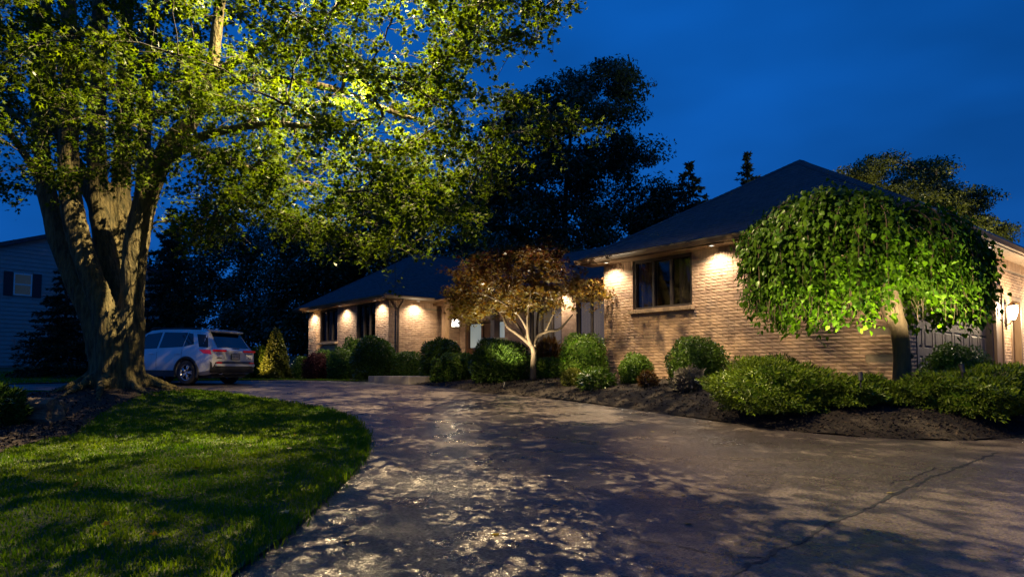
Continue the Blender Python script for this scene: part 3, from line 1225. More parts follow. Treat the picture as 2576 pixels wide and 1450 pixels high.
# ------------------------------------------------------------------ windows
def window(s0, s1, z0, z1, P0, d, nrm, rise=(), curtains=(), room=0.7, sill=True, lit=None, bars=(0.36, 0.66)):
    fr = frame(P0, d, nrm)
    w = empty("window", (0, 0, 0))
    hpart(w)
    t = 0.07
    mb = MB()
    mb.box(s0, s0 + t, -0.16, -0.03, z0, z1, fr)
    mb.box(s1 - t, s1, -0.16, -0.03, z0, z1, fr)
    mb.box(s0 + t, s1 - t, -0.16, -0.03, z1 - t, z1, fr)
    mb.box(s0 + t, s1 - t, -0.16, -0.03, z0, z0 + t * 0.8, fr)
    mb.build("frame", M["dark_frame"], w)
    xs = [s0 + t] + [s0 + (s1 - s0) * b for b in bars] + [s1 - t]
    for b in bars:
        m = MB()
        c = s0 + (s1 - s0) * b
        m.box(c - 0.03, c + 0.03, -0.15, -0.045, z0 + t * 0.8, z1 - t, fr)
        m.build("mullion", M["dark_frame"], w)
    for i in range(len(xs) - 1):
        m = MB()
        m.box(xs[i] + 0.02, xs[i + 1] - 0.02, -0.104, -0.098, z0 + 0.05, z1 - 0.06, fr)
        m.build("pane", M["window_glass"], w)
    m = MB()
    m.box(s0 - 0.05, s1 + 0.05, -room - 0.02, -room, z0 - 0.1, z1 + 0.1, fr)
    m.box(s0 - 0.03, s0 - 0.01, -room, -0.2, z0, z1, fr)
    m.box(s1 + 0.01, s1 + 0.03, -room, -0.2, z0, z1, fr)
    m.build("interior", M["dark_room"], w)
    for (c0, c1) in curtains:
        m = MB()
        n = 24
        xs2 = np.linspace(s0 + (s1 - s0) * c0, s0 + (s1 - s0) * c1, n)
        yy = -0.24 + 0.03 * np.sin(np.linspace(0, 9 * (c1 - c0) * 7, n))
        v = [[x, y, z] for z in (z0, z1) for x, y in zip(xs2, yy)]
        m.add(fr(np.array(v)), [(i, i + 1, n + i + 1, n + i) for i in range(n - 1)])
        m.build("curtain", M[lit or "curtain"], w, True)
    if sill:
        m = MB()
        k = int((s1 - s0 + 0.16) / 0.07)
        for i in range(k):
            a = s0 - 0.08 + i * (s1 - s0 + 0.16) / k
            v = np.array([[x, y, z] for z in (0, 1) for y in (-0.03, 0.16) for x in (a + 0.003, a + (s1 - s0 + 0.16) / k - 0.003)])
            v[:, 2] = np.where(v[:, 2] > 0, z0 - 0.004 - 0.12 * (v[:, 1] + 0.03), z0 - 0.105)
            m.add(fr(v), [(0, 2, 3, 1), (4, 5, 7, 6), (0, 1, 5, 4), (2, 6, 7, 3), (0, 4, 6, 2), (1, 3, 7, 5)])
        m.build("sill", M["sill_brick"], w)
    return w


window(4.47, 6.23, 3.20, ZT, hc(0, 0), AX, NB, curtains=((0.66, 1.0), (0.0, 0.30)))
window(19.27 - WL0, 20.83 - WL0, 3.0, ZT, hc(WL0, 0), AX, NB, curtains=((0.0, 0.25), (0.7, 1.0)))
window(22.57 - WL0, 24.26 - WL0, 3.0, ZT, hc(WL0, 0), AX, NB, curtains=((0.55, 1.0),))
window(8.9 - GL, 11.5 - GL, 2.45, 4.1, hc(GL, BR), AX, NB, curtains=((0.0, 0.42), (0.45, 0.98)), lit="lit_blind", bars=(0.25, 0.5, 0.75))
window(12.2 - GL, 13.9 - GL, 2.45, 4.1, hc(GL, BR), AX, NB, curtains=((0.0, 1.0),), lit="lit_blind", bars=(0.33, 0.66))

# ------------------------------------------------------------------ garage doors
gd = empty("garage_door", (0, 0, 0))
hpart(gd)
frd = frame(hc(0, 0), BX, NA)
mb = MB()
mb.box(DW0 + 0.10, DW1 - 0.10, -0.17, -0.13, Z0, 3.60, frd)
mb.build("leaf", M["garage_paint"], gd)
mb = MB()
mb.box(DW0, DW0 + 0.10, -0.20, 0.02, Z0, 3.66, frd)
mb.box(DW1 - 0.10, DW1, -0.20, 0.02, Z0, 3.66, frd)
mb.box(DW0 + 0.1, DW1 - 0.1, -0.20, 0.02, 3.60, 3.66, frd)
mb.build("frame", M["dark_frame"], gd)
cw = (DW1 - DW0 - 0.2) / 8
rh = 0.53
# one raised panel mesh, shared
pw_, ph_ = cw - 0.12, rh - 0.15
pv = np.array([[0, 0, 0], [pw_, 0, 0], [pw_, 0, ph_], [0, 0, ph_], [0.022, -0.020, 0.022], [pw_ - 0.022, -0.020, 0.022], [pw_ - 0.022, -0.020, ph_ - 0.022], [0.022, -0.020, ph_ - 0.022], [0.06, 0.002, 0.06], [pw_ - 0.06, 0.002, 0.06], [pw_ - 0.06, 0.002, ph_ - 0.06], [0.06, 0.002, ph_ - 0.06]])
pf = []
for r_ in (0, 4):
    for i in range(4):
        j = (i + 1) % 4
        pf.append((r_ + i, r_ + j, r_ + 4 + j, r_ + 4 + i))
pf.append((8, 9, 10, 11))
panel_me = bpy.data.meshes.new("panel")
lv = frd(pv + np.array([0, 0, 0])) - frd(np.zeros((1, 3)))
panel_me.from_pydata(lv.tolist(), [], pf)
panel_me.materials.append(M["garage_paint"])
# rails and stiles stand proud round the panels
rails = MB()
for r_ in range(5):
    zz = 1.50 + r_ * rh
    rails.box(DW0 + 0.1, DW1 - 0.1, -0.131, -0.100, max(zz - 0.075, Z0), min(zz + 0.075, 3.6), frd)
for c_ in range(9):
    xx = DW0 + 0.1 + c_ * cw
    rails.box(max(xx - 0.06, DW0 + 0.1), min(xx + 0.06, DW1 - 0.1), -0.131, -0.102, Z0, 3.6, frd)
rails.build("rails", M["garage_paint"], gd)
for r_ in range(4):
    for c_ in range(8):
        o = link("panel", panel_me, gd)
        o.location = tuple(frd(np.array([[DW0 + 0.1 + c_ * cw + 0.06, -0.103, 1.50 + r_ * rh + 0.075]]))[0])
# side door with trim
sd = empty("door", (0, 0, 0))
hpart(sd)
mb = MB()
mb.box(SD0 + 0.09, SD1 - 0.09, -0.17, -0.12, Z0 + 0.2, 3.46, frd)
mb.build("door_leaf", M["wood_door"], sd)
mb = MB()
mb.box(SD0, SD0 + 0.09, -0.19, 0.025, Z0, 3.56, frd)
mb.box(SD1 - 0.09, SD1, -0.19, 0.025, Z0, 3.56, frd)
mb.box(SD0 + 0.09, SD1 - 0.09, -0.19, 0.025, 3.46, 3.56, frd)
mb.build("door_frame", M["timber"], sd)
# pilaster trim beside the garage door and the small key pad on it
mb = MB()
mb.box(5.70, 6.30, 0.0, 0.05, Z0, 3.72, frd)
mb.box(5.68, 5.76, 0.0, 0.075, Z0, 3.74, frd)
mb.box(6.24, 6.32, 0.0, 0.075, Z0, 3.74, frd)
pil = hpart(mb.build("pilaster", M["timber"]))
mb = MB()
mb.box(5.90, 6.00, 0.05, 0.075, 2.98, 3.16, frd)
mb.build("key_pad", M["white_paint"], pil)

# ------------------------------------------------------------------ entrance: door, sidelights, porch piers
fe = frame(hc(0, BR), AX, NB)
ed = empty("entrance_door", (0, 0, 0))
hpart(ed)
mb = MB()
for (x0, x1) in ((15.3, 15.38), (15.78, 15.86), (16.74, 16.86), (17.72, 17.85)):
    mb.box(x0, x1, -0.17, -0.05, Z0 + 0.2, 3.75, fe)
mb.box(15.3, 17.85, -0.17, -0.06, 3.66, 3.75, fe)
mb.box(15.3, 17.85, -0.17, -0.062, 1.5, 2.62, fe)
mb.build("frame", M["wood_door"], ed)
for (x0, x1, z0_, z1_) in ((15.40, 15.76, 2.66, 3.62), (16.92, 17.66, 2.66, 3.62)):
    mb = MB()
    mb.box(x0, x1, -0.13, -0.12, z0_, z1_, fe)
    pn = mb.build("pane", M["lit_glass"], ed)
mb = MB()
mb.box(15.88, 16.72, -0.15, -0.10, 1.5, 3.62, fe)
dl = mb.build("door_leaf", M["wood_door"], ed)
for (x0, z0_) in ((15.97, 1.65), (16.35, 1.65), (15.97, 2.75), (16.35, 2.75)):
    mb = MB()
    mb.box(x0, x0 + 0.28, -0.10, -0.085, z0_, z0_ + 0.75, fe)
    mb.build("panel", M["wood_door"], dl)
mb = MB()
mb.tube([fe(np.array([[15.95, -0.03, 2.5]]))[0], fe(np.array([[15.95, -0.03, 2.75]]))[0]], 0.014, 6)
mb.build("handle", M["brass"], dl)
mb = MB()
mb.box(15.45, 17.7, -0.10, -0.07, 3.80, 3.92, fe)
hpart(mb.build("transom_light", M["lit_strip"]))
# stone piers with timber posts
for i, (a, b) in enumerate(((17.5, 2.15), (14.4, 2.15))):
    rg = np.random.default_rng(40 + i)
    pr = empty("porch_pier", (0, 0, 0))
    hpart(pr)
    mb = MB()
    z = 1.45
    k = 0
    while z < 2.80:
        h = 0.07 + 0.06 * rg.random()
        cut = 0.25 * (rg.random() - 0.5)
        for s0_, s1_ in ((-0.27, cut - 0.006), (cut + 0.006, 0.27)):
            e = 0.02 * rg.random()
            mb.box(a + s0_ - e, a + s1_ + e * (s1_ > 0.2), b - 0.27 - e, b + 0.27 + e, z + 0.005, min(z + h, 2.82) - 0.005, abz)
        z += h
    st = mb.build("stones", M["stone"], pr)
    st["kind"] = "stuff"
    mb = MB()
    mb.box(a - 0.24, a + 0.24, b - 0.24, b + 0.24, 1.3, 2.81, abz)
    mb.build("core", M["mortar"], pr)
    mb = MB()
    mb.box(a - 0.34, a + 0.34, b - 0.34, b + 0.34, 2.825, 2.90, abz)
    mb.build("cap", M["cap_stone"], pr)
    mb = MB()
    mb.box(a - 0.11, a + 0.11, b - 0.11, b + 0.11, 2.90, ZT - 0.12, abz)
    mb.build("post", M["timber"], pr)
mb = MB()
mb.box(13.6, 18.2, 2.02, 2.28, ZT - 0.12, ZT + 0.05, abz)
mb.box(13.6, 18.2, 1.75, 2.6, ZT + 0.052, ZT + 0.09, abz)
hpart(mb.build("porch_beam", M["timber"]))


# ================================================================== lamps
def spot(name, loc, target, power, angle, blend=0.6, color=WARM, size=0.03, parent=None):
    d = bpy.data.lights.new(name, 'SPOT')
    d.energy = power
    d.spot_size = R(angle)
    d.spot_blend = blend
    d.color = color
    d.shadow_soft_size = size
    o = bpy.data.objects.new(name, d)
    o.location = tuple(float(c) for c in loc)
    o.rotation_euler = (Vector(target) - Vector(loc)).to_track_quat('-Z', 'Y').to_euler()
    COL.objects.link(o)
    return o


def point(name, loc, power, color=WARM, size=0.05):
    d = bpy.data.lights.new(name, 'POINT')
    d.energy = power
    d.color = color
    d.shadow_soft_size = size
    o = bpy.data.objects.new(name, d)
    o.location = tuple(float(c) for c in loc)
    COL.objects.link(o)
    return o


def soffit_light(a, b, aim):
    c = hc(a, b)
    mb = MB()
    mb.lathe([(0.075, 0.0), (0.08, -0.012), (0.055, -0.016), (0.05, -0.004)], (c[0], c[1], ZT + 0.004), 16)
    ring = hpart(mb.build("soffit_light", M["white_paint"]))
    mb = MB()
    mb.lathe([(0.0, -0.006), (0.05, -0.006)], (c[0], c[1], ZT + 0.004), 16)
    mb.build("lens", M["lamp_white"], ring)
    loc = np.array([c[0], c[1], ZT - 0.03])
    spot("soffit_lamp", loc, loc + np.array([aim[0] * 0.10, aim[1] * 0.10, -1.0]), P_DOWN, 140, 0.8, WARM2, 0.04)


for a in (6.82, 3.72, 0.62):
    soffit_light(a, -0.335, -NB)
for a in (24.85, 21.7, 18.75):
    soffit_light(a, -0.335, -NB)
soffit_light(WL0 - 0.30, 1.15, -NA)
for a in (9.6, 12.05):
    soffit_light(a, BR - 0.27, -NB)
for b in (1.5, 4.6):
    soffit_light(-0.27, b, -NA)

# wall lanterns: on the pier between the garage doors, and past the side door
for ls, lz, pw_l, lab in ((6.72, 3.14, P_LANTERN, "glowing wall lantern beside the brick side door of the garage"), (9.3, 3.14, P_LANTERN * 1.5, "glowing wall lantern farther along the garage wall past the side door")):
    lc = frd(np.array([[ls, 0.16, lz]]))[0]
    lant = empty("wall_lantern", lc)
    tag(lant, lab, "lantern", "lanterns on the garage wall")
    mb = MB()
    mb.lathe([(0.0, -0.22), (0.06, -0.21), (0.10, -0.08), (0.115, 0.06), (0.09, 0.12), (0.0, 0.15)], (0, 0, 0), 16)
    mb.build("glass", M["lantern_glass"], lant, True)
    mb = MB()
    mb.lathe([(0.0, 0.24), (0.02, 0.22), (0.06, 0.19), (0.125, 0.135), (0.12, 0.125), (0.0, 0.13)], (0, 0, 0), 16)
    mb.build("cap", M["brass"], lant, True)
    mb = MB()
    bk = np.array([*(-NA * 0.15), 0])
    mb.tube([bk + [0, 0, -0.30], bk * 0.8 + [0, 0, -0.34], bk * 0.3 + [0, 0, -0.30], np.array([0, 0, -0.22])], 0.014, 6)
    mb.tube([bk + [0, 0, -0.46], bk + [0, 0, 0.10]], 0.032, 6)
    mb.build("bracket", M["brass"], lant)
    point("lantern_lamp", frd(np.array([[ls, 0.40, lz + 0.02]]))[0], pw_l, WARM, 0.10)

# porch lantern
pc = hc(16.6, 2.0, 3.55)
pl_ = empty("porch_lantern", pc)
tag(pl_, "small lit lantern hanging under the porch roof between stone piers", "lantern")
mb = MB()
mb.box(-0.13, 0.13, -0.13, 0.13, -0.13, 0.13)
mb.build("glass", M["lantern_glass"], pl_)
mb = MB()
mb.box(-0.15, 0.15, -0.15, 0.15, 0.132, 0.17)
mb.box(-0.15, 0.15, -0.15, 0.15, -0.17, -0.132)
for sx in (-1, 1):
    for sy in (-1, 1):
        mb.box(sx * 0.14 - 0.012, sx * 0.14 + 0.012, sy * 0.14 - 0.012, sy * 0.14 + 0.012, -0.14, 0.14)
mb.tube([(0, 0, 0.17), (0, 0, 0.80)], 0.01, 5)
mb.build("cage", M["black_metal"], pl_)
point("porch_lamp", hc(16.6, 1.75, 3.45), P_PORCH, WARM, 0.10)


def ground_light(name, label, loc, target, power, angle, color=WARM):
    """black garden uplight on a stake"""
    loc = np.array(loc, float)
    e = empty(name, loc)
    tag(e, label, "garden light", "garden uplights")
    d = unit(np.array(target, float) - loc)
    mb = MB()
    mb.tube([(0, 0, -0.05), (0, 0, 0.09)], 0.012, 6)
    mb.build("stake", M["black_metal"], e)
    mb = MB()
    c = np.array([0, 0, 0.11])
    mb.tube([c - d * 0.06, c + d * 0.07], [0.030, 0.038], 10)
    mb.build("housing", M["black_metal"], e)
    spot(name + "_lamp", loc + np.array([0, 0, 0.11]) + d * 0.10, target, power, angle, 0.7, color, 0.025)


def hxy(x, y, dz=0.0):
    return np.array([x, y, Hs(x, y) + dz])


# ================================================================== vegetation builders
def shrub_mesh(name, parent, rx, ry, rz, n, leaf, tmpl, size, seed, material, p=2.0, up=0.0, rough=0.12, lo=-0.55, core=True, ragged=0.0):
    rg = np.random.default_rng(seed)
    d = unit(rg.normal(size=(n * 2, 3)))
    d = d[d[:, 2] > lo][:n]
    n = len(d)
    rad = 1.0 / (np.abs(d) ** p).sum(1) ** (1 / p)
    ph = rg.random(6) * 6.28
    lump = 1 + rough * (np.sin(d[:, 0] * 5 + ph[0]) * np.sin(d[:, 1] * 5 + ph[1]) + 0.7 * np.sin(d[:, 2] * 6 + ph[2] + d[:, 0] * 4)) * 0.6 + rough * 0.5 * np.sin(d[:, 0] * 13 + ph[3]) * np.sin(d[:, 2] * 12 + ph[4]) * np.sin(d[:, 1] * 13 + ph[5])
    depth = 1 - 0.22 * rg.random(n) ** 1.5 + ragged * rg.random(n) ** 4
    pos = d * (rad * lump * depth)[:, None] * np.array([rx, ry, rz])
    nr = unit(d / np.array([rx, ry, rz])) + rg.normal(0, 0.55, (n, 3))
    tan = unit(d) * 0.6 + rg.normal(0, 0.6, (n, 3)) + np.array([0, 0, up])
    if tmpl is SPIKE:
        tan = unit(d) + rg.normal(0, 0.35, (n, 3)) + np.array([0, 0, up])
        nr = rg.normal(size=(n, 3))
    v, f, r = scatter(tmpl[0], tmpl[1], pos, nr, tan, size * (0.6 + 0.8 * rg.random(n)), rg)
    if core:
        bm = bmesh.new()
        bmesh.ops.create_icosphere(bm, subdivisions=3, radius=1)
        cv = np.array([w.co[:] for w in bm.verts])
        cf = np.array([[w.index for w in q.verts] for q in bm.faces])
        bm.free()
        cr_ = 1.0 / (np.abs(cv) ** p).sum(1) ** (1 / p) * (0.80 + 0.06 * np.sin(cv[:, 0] * 9) * np.sin(cv[:, 1] * 8))
        cv = cv * cr_[:, None] * np.array([rx, ry, rz])
        f = np.vstack([f, cf + len(v)])
        v = np.vstack([v, cv])
        r = np.concatenate([r, np.zeros(len(cv))])
    v = v.copy()
    return tri_mesh("foliage", v, f, material, parent, r)


def shrub(name, label, u0, u1, vt, b=None, y=None, n=3500, tmpl=OVAL, size=0.045, material="boxwood_leaf", p=2.2, seed=0, cat="shrub", group=None, depth=0.9, rough=0.12, up=0.0, ragged=0.0, sink=0.0):
    u = (u0 + u1) / 2
    if b is not None:
        x, y = on_line(u, b)
    else:
        x = at(u, 900, y)[0]
    z = Hs(x, y)
    rx = abs(at(u1, 900, y)[0] - at(u0, 900, y)[0]) / 2
    top = at(u, vt, y)[2]
    hgt = max(top - z, 0.15)
    e = empty(name, (x, y, z))
    tag(e, label, cat, group)
    rz = hgt / 1.55
    f = shrub_mesh(name, e, rx, rx * depth, rz, n, None, tmpl, size, seed, M[material], p, up, rough, -0.62, ragged == 0, ragged)
    f.location = (0, 0, rz * 0.55 - sink)
    mb = MB()
    rg = np.random.default_rng(seed + 7)
    for k in range(4):
        a = k * 1.6 + rg.random()
        mb.tube([(0.04 * math.cos(a), 0.04 * math.sin(a), -0.05), (rx * 0.3 * math.cos(a), rx * 0.3 * math.sin(a), rz * 0.5)], [0.018, 0.01], 5)
    mb.build("stem", M["bark_dark"], e)
    return e


# ------------------------------------------------------------------ clipped shrubs against the house
BX_ = dict(cat="shrub", group="clipped shrubs along the house")
shrub("boxwood", "tall rounded glossy boxwood where the garage wall begins beside the red maple", 1410, 1527, 838, b=-0.8, n=6500, size=0.05, p=3.0, seed=1, **BX_)
shrub("boxwood", "smallest clipped boxwood ball standing alone against the rough brick", 1555, 1641, 889, b=-0.85, n=4200, size=0.045, seed=2, **BX_)
shrub("boxwood", "wide oval glossy boxwood beneath the brick wall with the lavender before it", 1680, 1826, 848, b=-0.95, n=7500, size=0.05, p=2.6, seed=3, **BX_)
shrub("boxwood", "rounded boxwood in front of the panelled garage door", 2330, 2477, 868, y=12.2, n=6500, size=0.045, p=2.5, seed=4, **BX_)
shrub("yew", "broad low yew mound to the near side of the red maple trunk", 1178, 1338, 853, b=-1.3, n=13000, tmpl=SPIKE, size=0.072, material="yew_leaf", seed=5, rough=0.1, up=0.3, **BX_)
shrub("yew", "big dome-clipped yew beside the downspout", 888, 994, 848, b=-1.0, n=11000, tmpl=SPIKE, size=0.085, material="yew_leaf", seed=6, p=2.6, **BX_)
shrub("yew", "rounded dark yew in front of the stone porch pier", 1060, 1157, 855, b=-0.5, n=9500, tmpl=SPIKE, size=0.08, material="yew_leaf", seed=7, p=2.8, **BX_)
shrub("boxwood", "square-clipped leafy shrub next to the end of the concrete landing", 1112, 1192, 888, b=-1.15, n=5000, size=0.06, p=4.0, seed=8, **BX_)
shrub("boxwood", "low bright leafy clump tucked against the square-clipped shrub", 1085, 1135, 900, b=-1.55, n=3000, size=0.06, p=3.0, seed=28, **BX_)
shrub("hedge", "low straight hedge piece under the downlit inner wall", 986, 1064, 887, b=-0.15, n=5000, size=0.06, p=5.0, seed=9, **BX_)
shrub("boxwood", "dark box-shaped shrub between the barberry and the big dome yew", 826, 898, 878, b=-1.05, n=5000, size=0.065, p=3.6, seed=10, **BX_)
shrub("boxwood", "pale green rounded shrub rising behind the dome-clipped yew", 856, 916, 848, b=-0.5, n=4000, size=0.06, p=2.4, seed=11, **BX_)
shrub("boxwood", "bright low shrub under the wing window sill", 784, 852, 877, b=-0.5, n=4000, size=0.06, seed=12, **BX_)
shrub("barberry", "dark red mounded barberry at the end of the lawn strip", 762, 834, 888, b=-1.05, n=4500, size=0.06, material="barberry_leaf", seed=13, **BX_)
shrub("boxwood", "small bright round shrub at the outer corner of the brick wing", 738, 786, 895, b=-0.75, n=3500, size=0.06, seed=14, **BX_)
shrub("juniper_shrub", "wide soft juniper mound just behind the parked car", 612, 694, 878, y=31.5, n=6000, tmpl=SPIKE, size=0.16, material="juniper_leaf", seed=15, **BX_)
shrub("euonymus", "leafy dark shrub behind the red maple trunk", 1345, 1412, 900, b=-0.3, n=4000, size=0.06, p=3.0, seed=16, **BX_)
shrub("spirea", "low yellow-green clump at the foot of the tall boxwood", 1414, 1468, 929, b=-1.45, n=2600, tmpl=SPIKE, size=0.07, material="gold_leaf", seed=17, **BX_)
shrub("wispy_plant", "thin wispy plant spilling over the mulch before the tall boxwood", 1463, 1532, 932, b=-1.6, n=1300, tmpl=SPIKE, size=0.12, material="boxwood_leaf", seed=18, ragged=0.35, **BX_)
shrub("wispy_plant", "small rusty plant beside the smallest boxwood ball", 1610, 1648, 938, b=-1.35, n=900, tmpl=SPIKE, size=0.08, material="rust_leaf", seed=19, ragged=0.3, **BX_)
shrub("lavender", "grey-mauve lavender clump in front of the oval boxwood", 1700, 1764, 934, b=-1.65, n=1500, tmpl=SPIKE, size=0.11, material="grey_leaf", seed=20, ragged=0.3, up=0.8, **BX_)
shrub("wispy_plant", "tuft of reddish grass under the lit recessed window", 1352, 1410, 868, b=1.8, n=1800, tmpl=SPIKE, size=0.25, material="rust_leaf", seed=21, up=1.6, ragged=0.3, **BX_)
# spreading junipers at the front of the bed
JU = dict(tmpl=SPIKE, material="juniper_leaf", group="spreading junipers on the bed", rough=0.30, up=0.35)
shrub("juniper", "tallest spreading juniper, beneath the outer edge of the weeping tree", 1803, 2090, 902, y=11.7, n=20000, size=0.062, seed=31, p=2.3, **JU)
shrub("juniper", "dark low juniper filling the gap before the weeping tree trunk", 2066, 2232, 952, y=11.15, n=11000, size=0.062, seed=32, **JU)
shrub("juniper", "narrow low juniper right below the weeping tree trunk", 2225, 2335, 962, y=10.95, n=8500, size=0.062, seed=33, **JU)
shrub("juniper", "largest spreading juniper in front of the garage door boxwood", 2310, 2610, 928, y=10.9, n=22000, size=0.062, seed=34, p=2.4, **JU)
shrub("juniper", "fresh green juniper beside the weathered log", -60, 48, 972, y=11.2, n=7000, tmpl=SPIKE, size=0.09, material="yew_leaf", seed=35, rough=0.3, up=0.5, group="spreading junipers on the bed")


# conical dwarf spruce
def cone_shrub(name, label, u0, u1, vt, y, seed, n=9000):
    rg = np.random.default_rng(seed)
    u = (u0 + u1) / 2
    x = at(u, 900, y)[0]
    z = Hs(x, y)
    rx = (at(u1, 900, y)[0] - at(u0, 900, y)[0]) / 2
    h = at(u, vt, y)[2] - z
    e = empty(name, (x, y, z))
    tag(e, label, "shrub")
    t = 1 - np.sqrt(rg.random(n))
    t = np.clip(t, 0, 1)
    th = rg.random(n) * 6.283
    lump = 1 + 0.13 * np.sin(th * 5 + t * 13) + 0.09 * np.sin(th * 11 - t * 31)
    r = rx * (1 - t) ** 0.75 * lump * (0.8 + 0.25 * rg.random(n))
    pos = np.column_stack([r * np.cos(th), r * np.sin(th), 0.05 + h * t])
    out = np.column_stack([np.cos(th), np.sin(th), np.full(n, 0.5)])
    v, f, rr = scatter(SPIKE[0], SPIKE[1], pos, rg.normal(size=(n, 3)), out + rg.normal(0, 0.35, (n, 3)), 0.13 * (0.6 + 0.8 * rg.random(n)), rg)
    mb = MB()
    mb.lathe([(rx * 0.8, 0.02), (rx * 0.66, h * 0.3), (rx * 0.4, h * 0.65), (0.02, h * 0.93)], (0, 0, 0), 16)
    cv = np.vstack(mb.v)
    cf = np.array([[q[0], q[1], q[2]] for q in mb.f] + [[q[0], q[2], q[3]] for q in mb.f])
    tri_mesh("foliage", np.vstack([v, cv]), np.vstack([f, cf + len(v)]), M["gold_leaf"], e, np.concatenate([rr, np.zeros(len(cv))]))
    mb = MB()
    mb.tube([(0, 0, -0.1), (0, 0, h * 0.6)], [0.05, 0.02], 6)
    mb.build("trunk", M["bark_dark"], e)
    return x, y, z, h


sx_, sy_, sz_, sh_ = cone_shrub("dwarf_spruce", "cone-shaped dwarf spruce lit gold on one side beyond the car", 660, 728, 828, 30.8, 51)
ground_light("garden_uplight", "small black uplight at the foot of the cone-shaped spruce", hxy(sx_ - 1.0, sy_ - 1.3), (sx_ - 0.15, sy_ - 0.2, sz_ + 1.0), P_SPRUCE, 60, (1.0, 0.66, 0.25))


# ------------------------------------------------------------------ branching tree skeleton
def grow(stems, tips, rg, seg=9, sag=0.25, r_tip=0.012):
    """stems: list of (points, radii). Tips join the nearest existing wood; returns branches (pts, radii) and nodes"""
    nodes, nrad = [], []
    for pts, rad in stems:
        for p, r in zip(pts, rad):
            nodes.append(p)
            nrad.append(r)
    br = []
    nodes = list(nodes)
    nrad = list(nrad)
    for tip in tips:
        N = np.array(nodes)
        dv = tip - N
        hor = np.hypot(dv[:, 0], dv[:, 1])
        cost = np.linalg.norm(dv, axis=1) + 0.9 * np.maximum(0, 0.10 * hor - dv[:, 2] * 0.5) + 0.6 * np.maximum(0, -dv[:, 2] - 0.4 * hor)
        i = int(np.argmin(cost))
        p0 = N[i]
        L = np.linalg.norm(tip - p0)
        if L < 0.15:
            continue
        ctrl = p0 * 0.45 + tip * 0.55 + np.array([0, 0, sag * L]) + rg.normal(0, 0.07 * L, 3)
        t = np.linspace(0, 1, seg)[:, None]
        pts = (1 - t) ** 2 * p0 + 2 * t * (1 - t) * ctrl + t * t * tip
        pts[1:-1] += rg.normal(0, 0.018 * L, (seg - 2, 3))
        r0 = min(nrad[i] * 0.7, 0.014 + 0.022 * L)
        rad = np.linspace(r0, r_tip, seg)
        br.append((pts, rad))
        for p, r in list(zip(pts, rad))[2:]:
            nodes.append(p)
            nrad.append(r)
    return br


def leaf_sprays(br, rg, per, length, n_leaf, start=0.3, flat=0.5):
    """twigs along the branches, leaves along the twigs: positions, tangents, twig lines"""
    pos, tan, twigs = [], [], []
    for pts, rad in br:
        m = len(pts)
        L = np.linalg.norm(pts[-1] - pts[0])
        k = max(2, int(per * (0.4 + L * 0.45)))
        for _ in range(k):
            t = start + (1 - start) * rg.random() ** 0.8
            fi = t * (m - 1)
            i = min(int(fi), m - 2)
            p = pts[i] + (pts[i + 1] - pts[i]) * (fi - i)
            dirv = unit((pts[i + 1] - pts[i])[None])[0]
            d = dirv * 0.7 + rg.normal(0, 1, 3) * np.array([1, 1, flat])
            d = unit(d[None])[0]
            l = length * (0.5 + 0.8 * rg.random())
            q = p + d * l + np.array([0, 0, -0.22 * l])
            mid = (p + q) / 2 + np.array([0, 0, 0.06 * l])
            twigs.append(np.array([p, mid, q]))
            nl = int(n_leaf * (0.6 + 0.8 * rg.random()))
            s = 0.12 + 0.95 * rg.random(nl)[:, None]
            lp = (1 - s) ** 2 * p + 2 * s * (1 - s) * mid + s * s * q
            lp = lp + rg.normal(0, 0.075, (nl, 3)) * np.array([1, 1, 0.7])
            pos.append(lp)
            tan.append(np.repeat(d[None], nl, 0) + rg.normal(0, 0.7, (nl, 3)) + np.array([0, 0, -0.45]))
    return np.vstack(pos), np.vstack(tan), twigs


def poly_sample(poly, n, rg):
    pl = np.asarray(poly, float)
    x0, y0 = pl.min(0)
    x1, y1 = pl.max(0)
    out = []
    while len(out) < n:
        x = x0 + (x1 - x0) * rg.random(4 * n)
        y = y0 + (y1 - y0) * rg.random(4 * n)
        k = in_poly(x, y, pl)
        out += list(zip(x[k], y[k]))
    return np.array(out[:n])


# ------------------------------------------------------------------ the big maple
mg = np.random.default_rng(77)
tz = Hs(*TREE)
maple = empty("maple_tree", (TREE[0], TREE[1], tz))
tag(maple, "huge spreading maple with several fused stems over lawn and driveway", "tree")
OFF = np.array([TREE[0], TREE[1], tz])


def px3(path, rads):
    return [(at(u, v, y), r) for (u, v, y), r in zip(path, rads)]


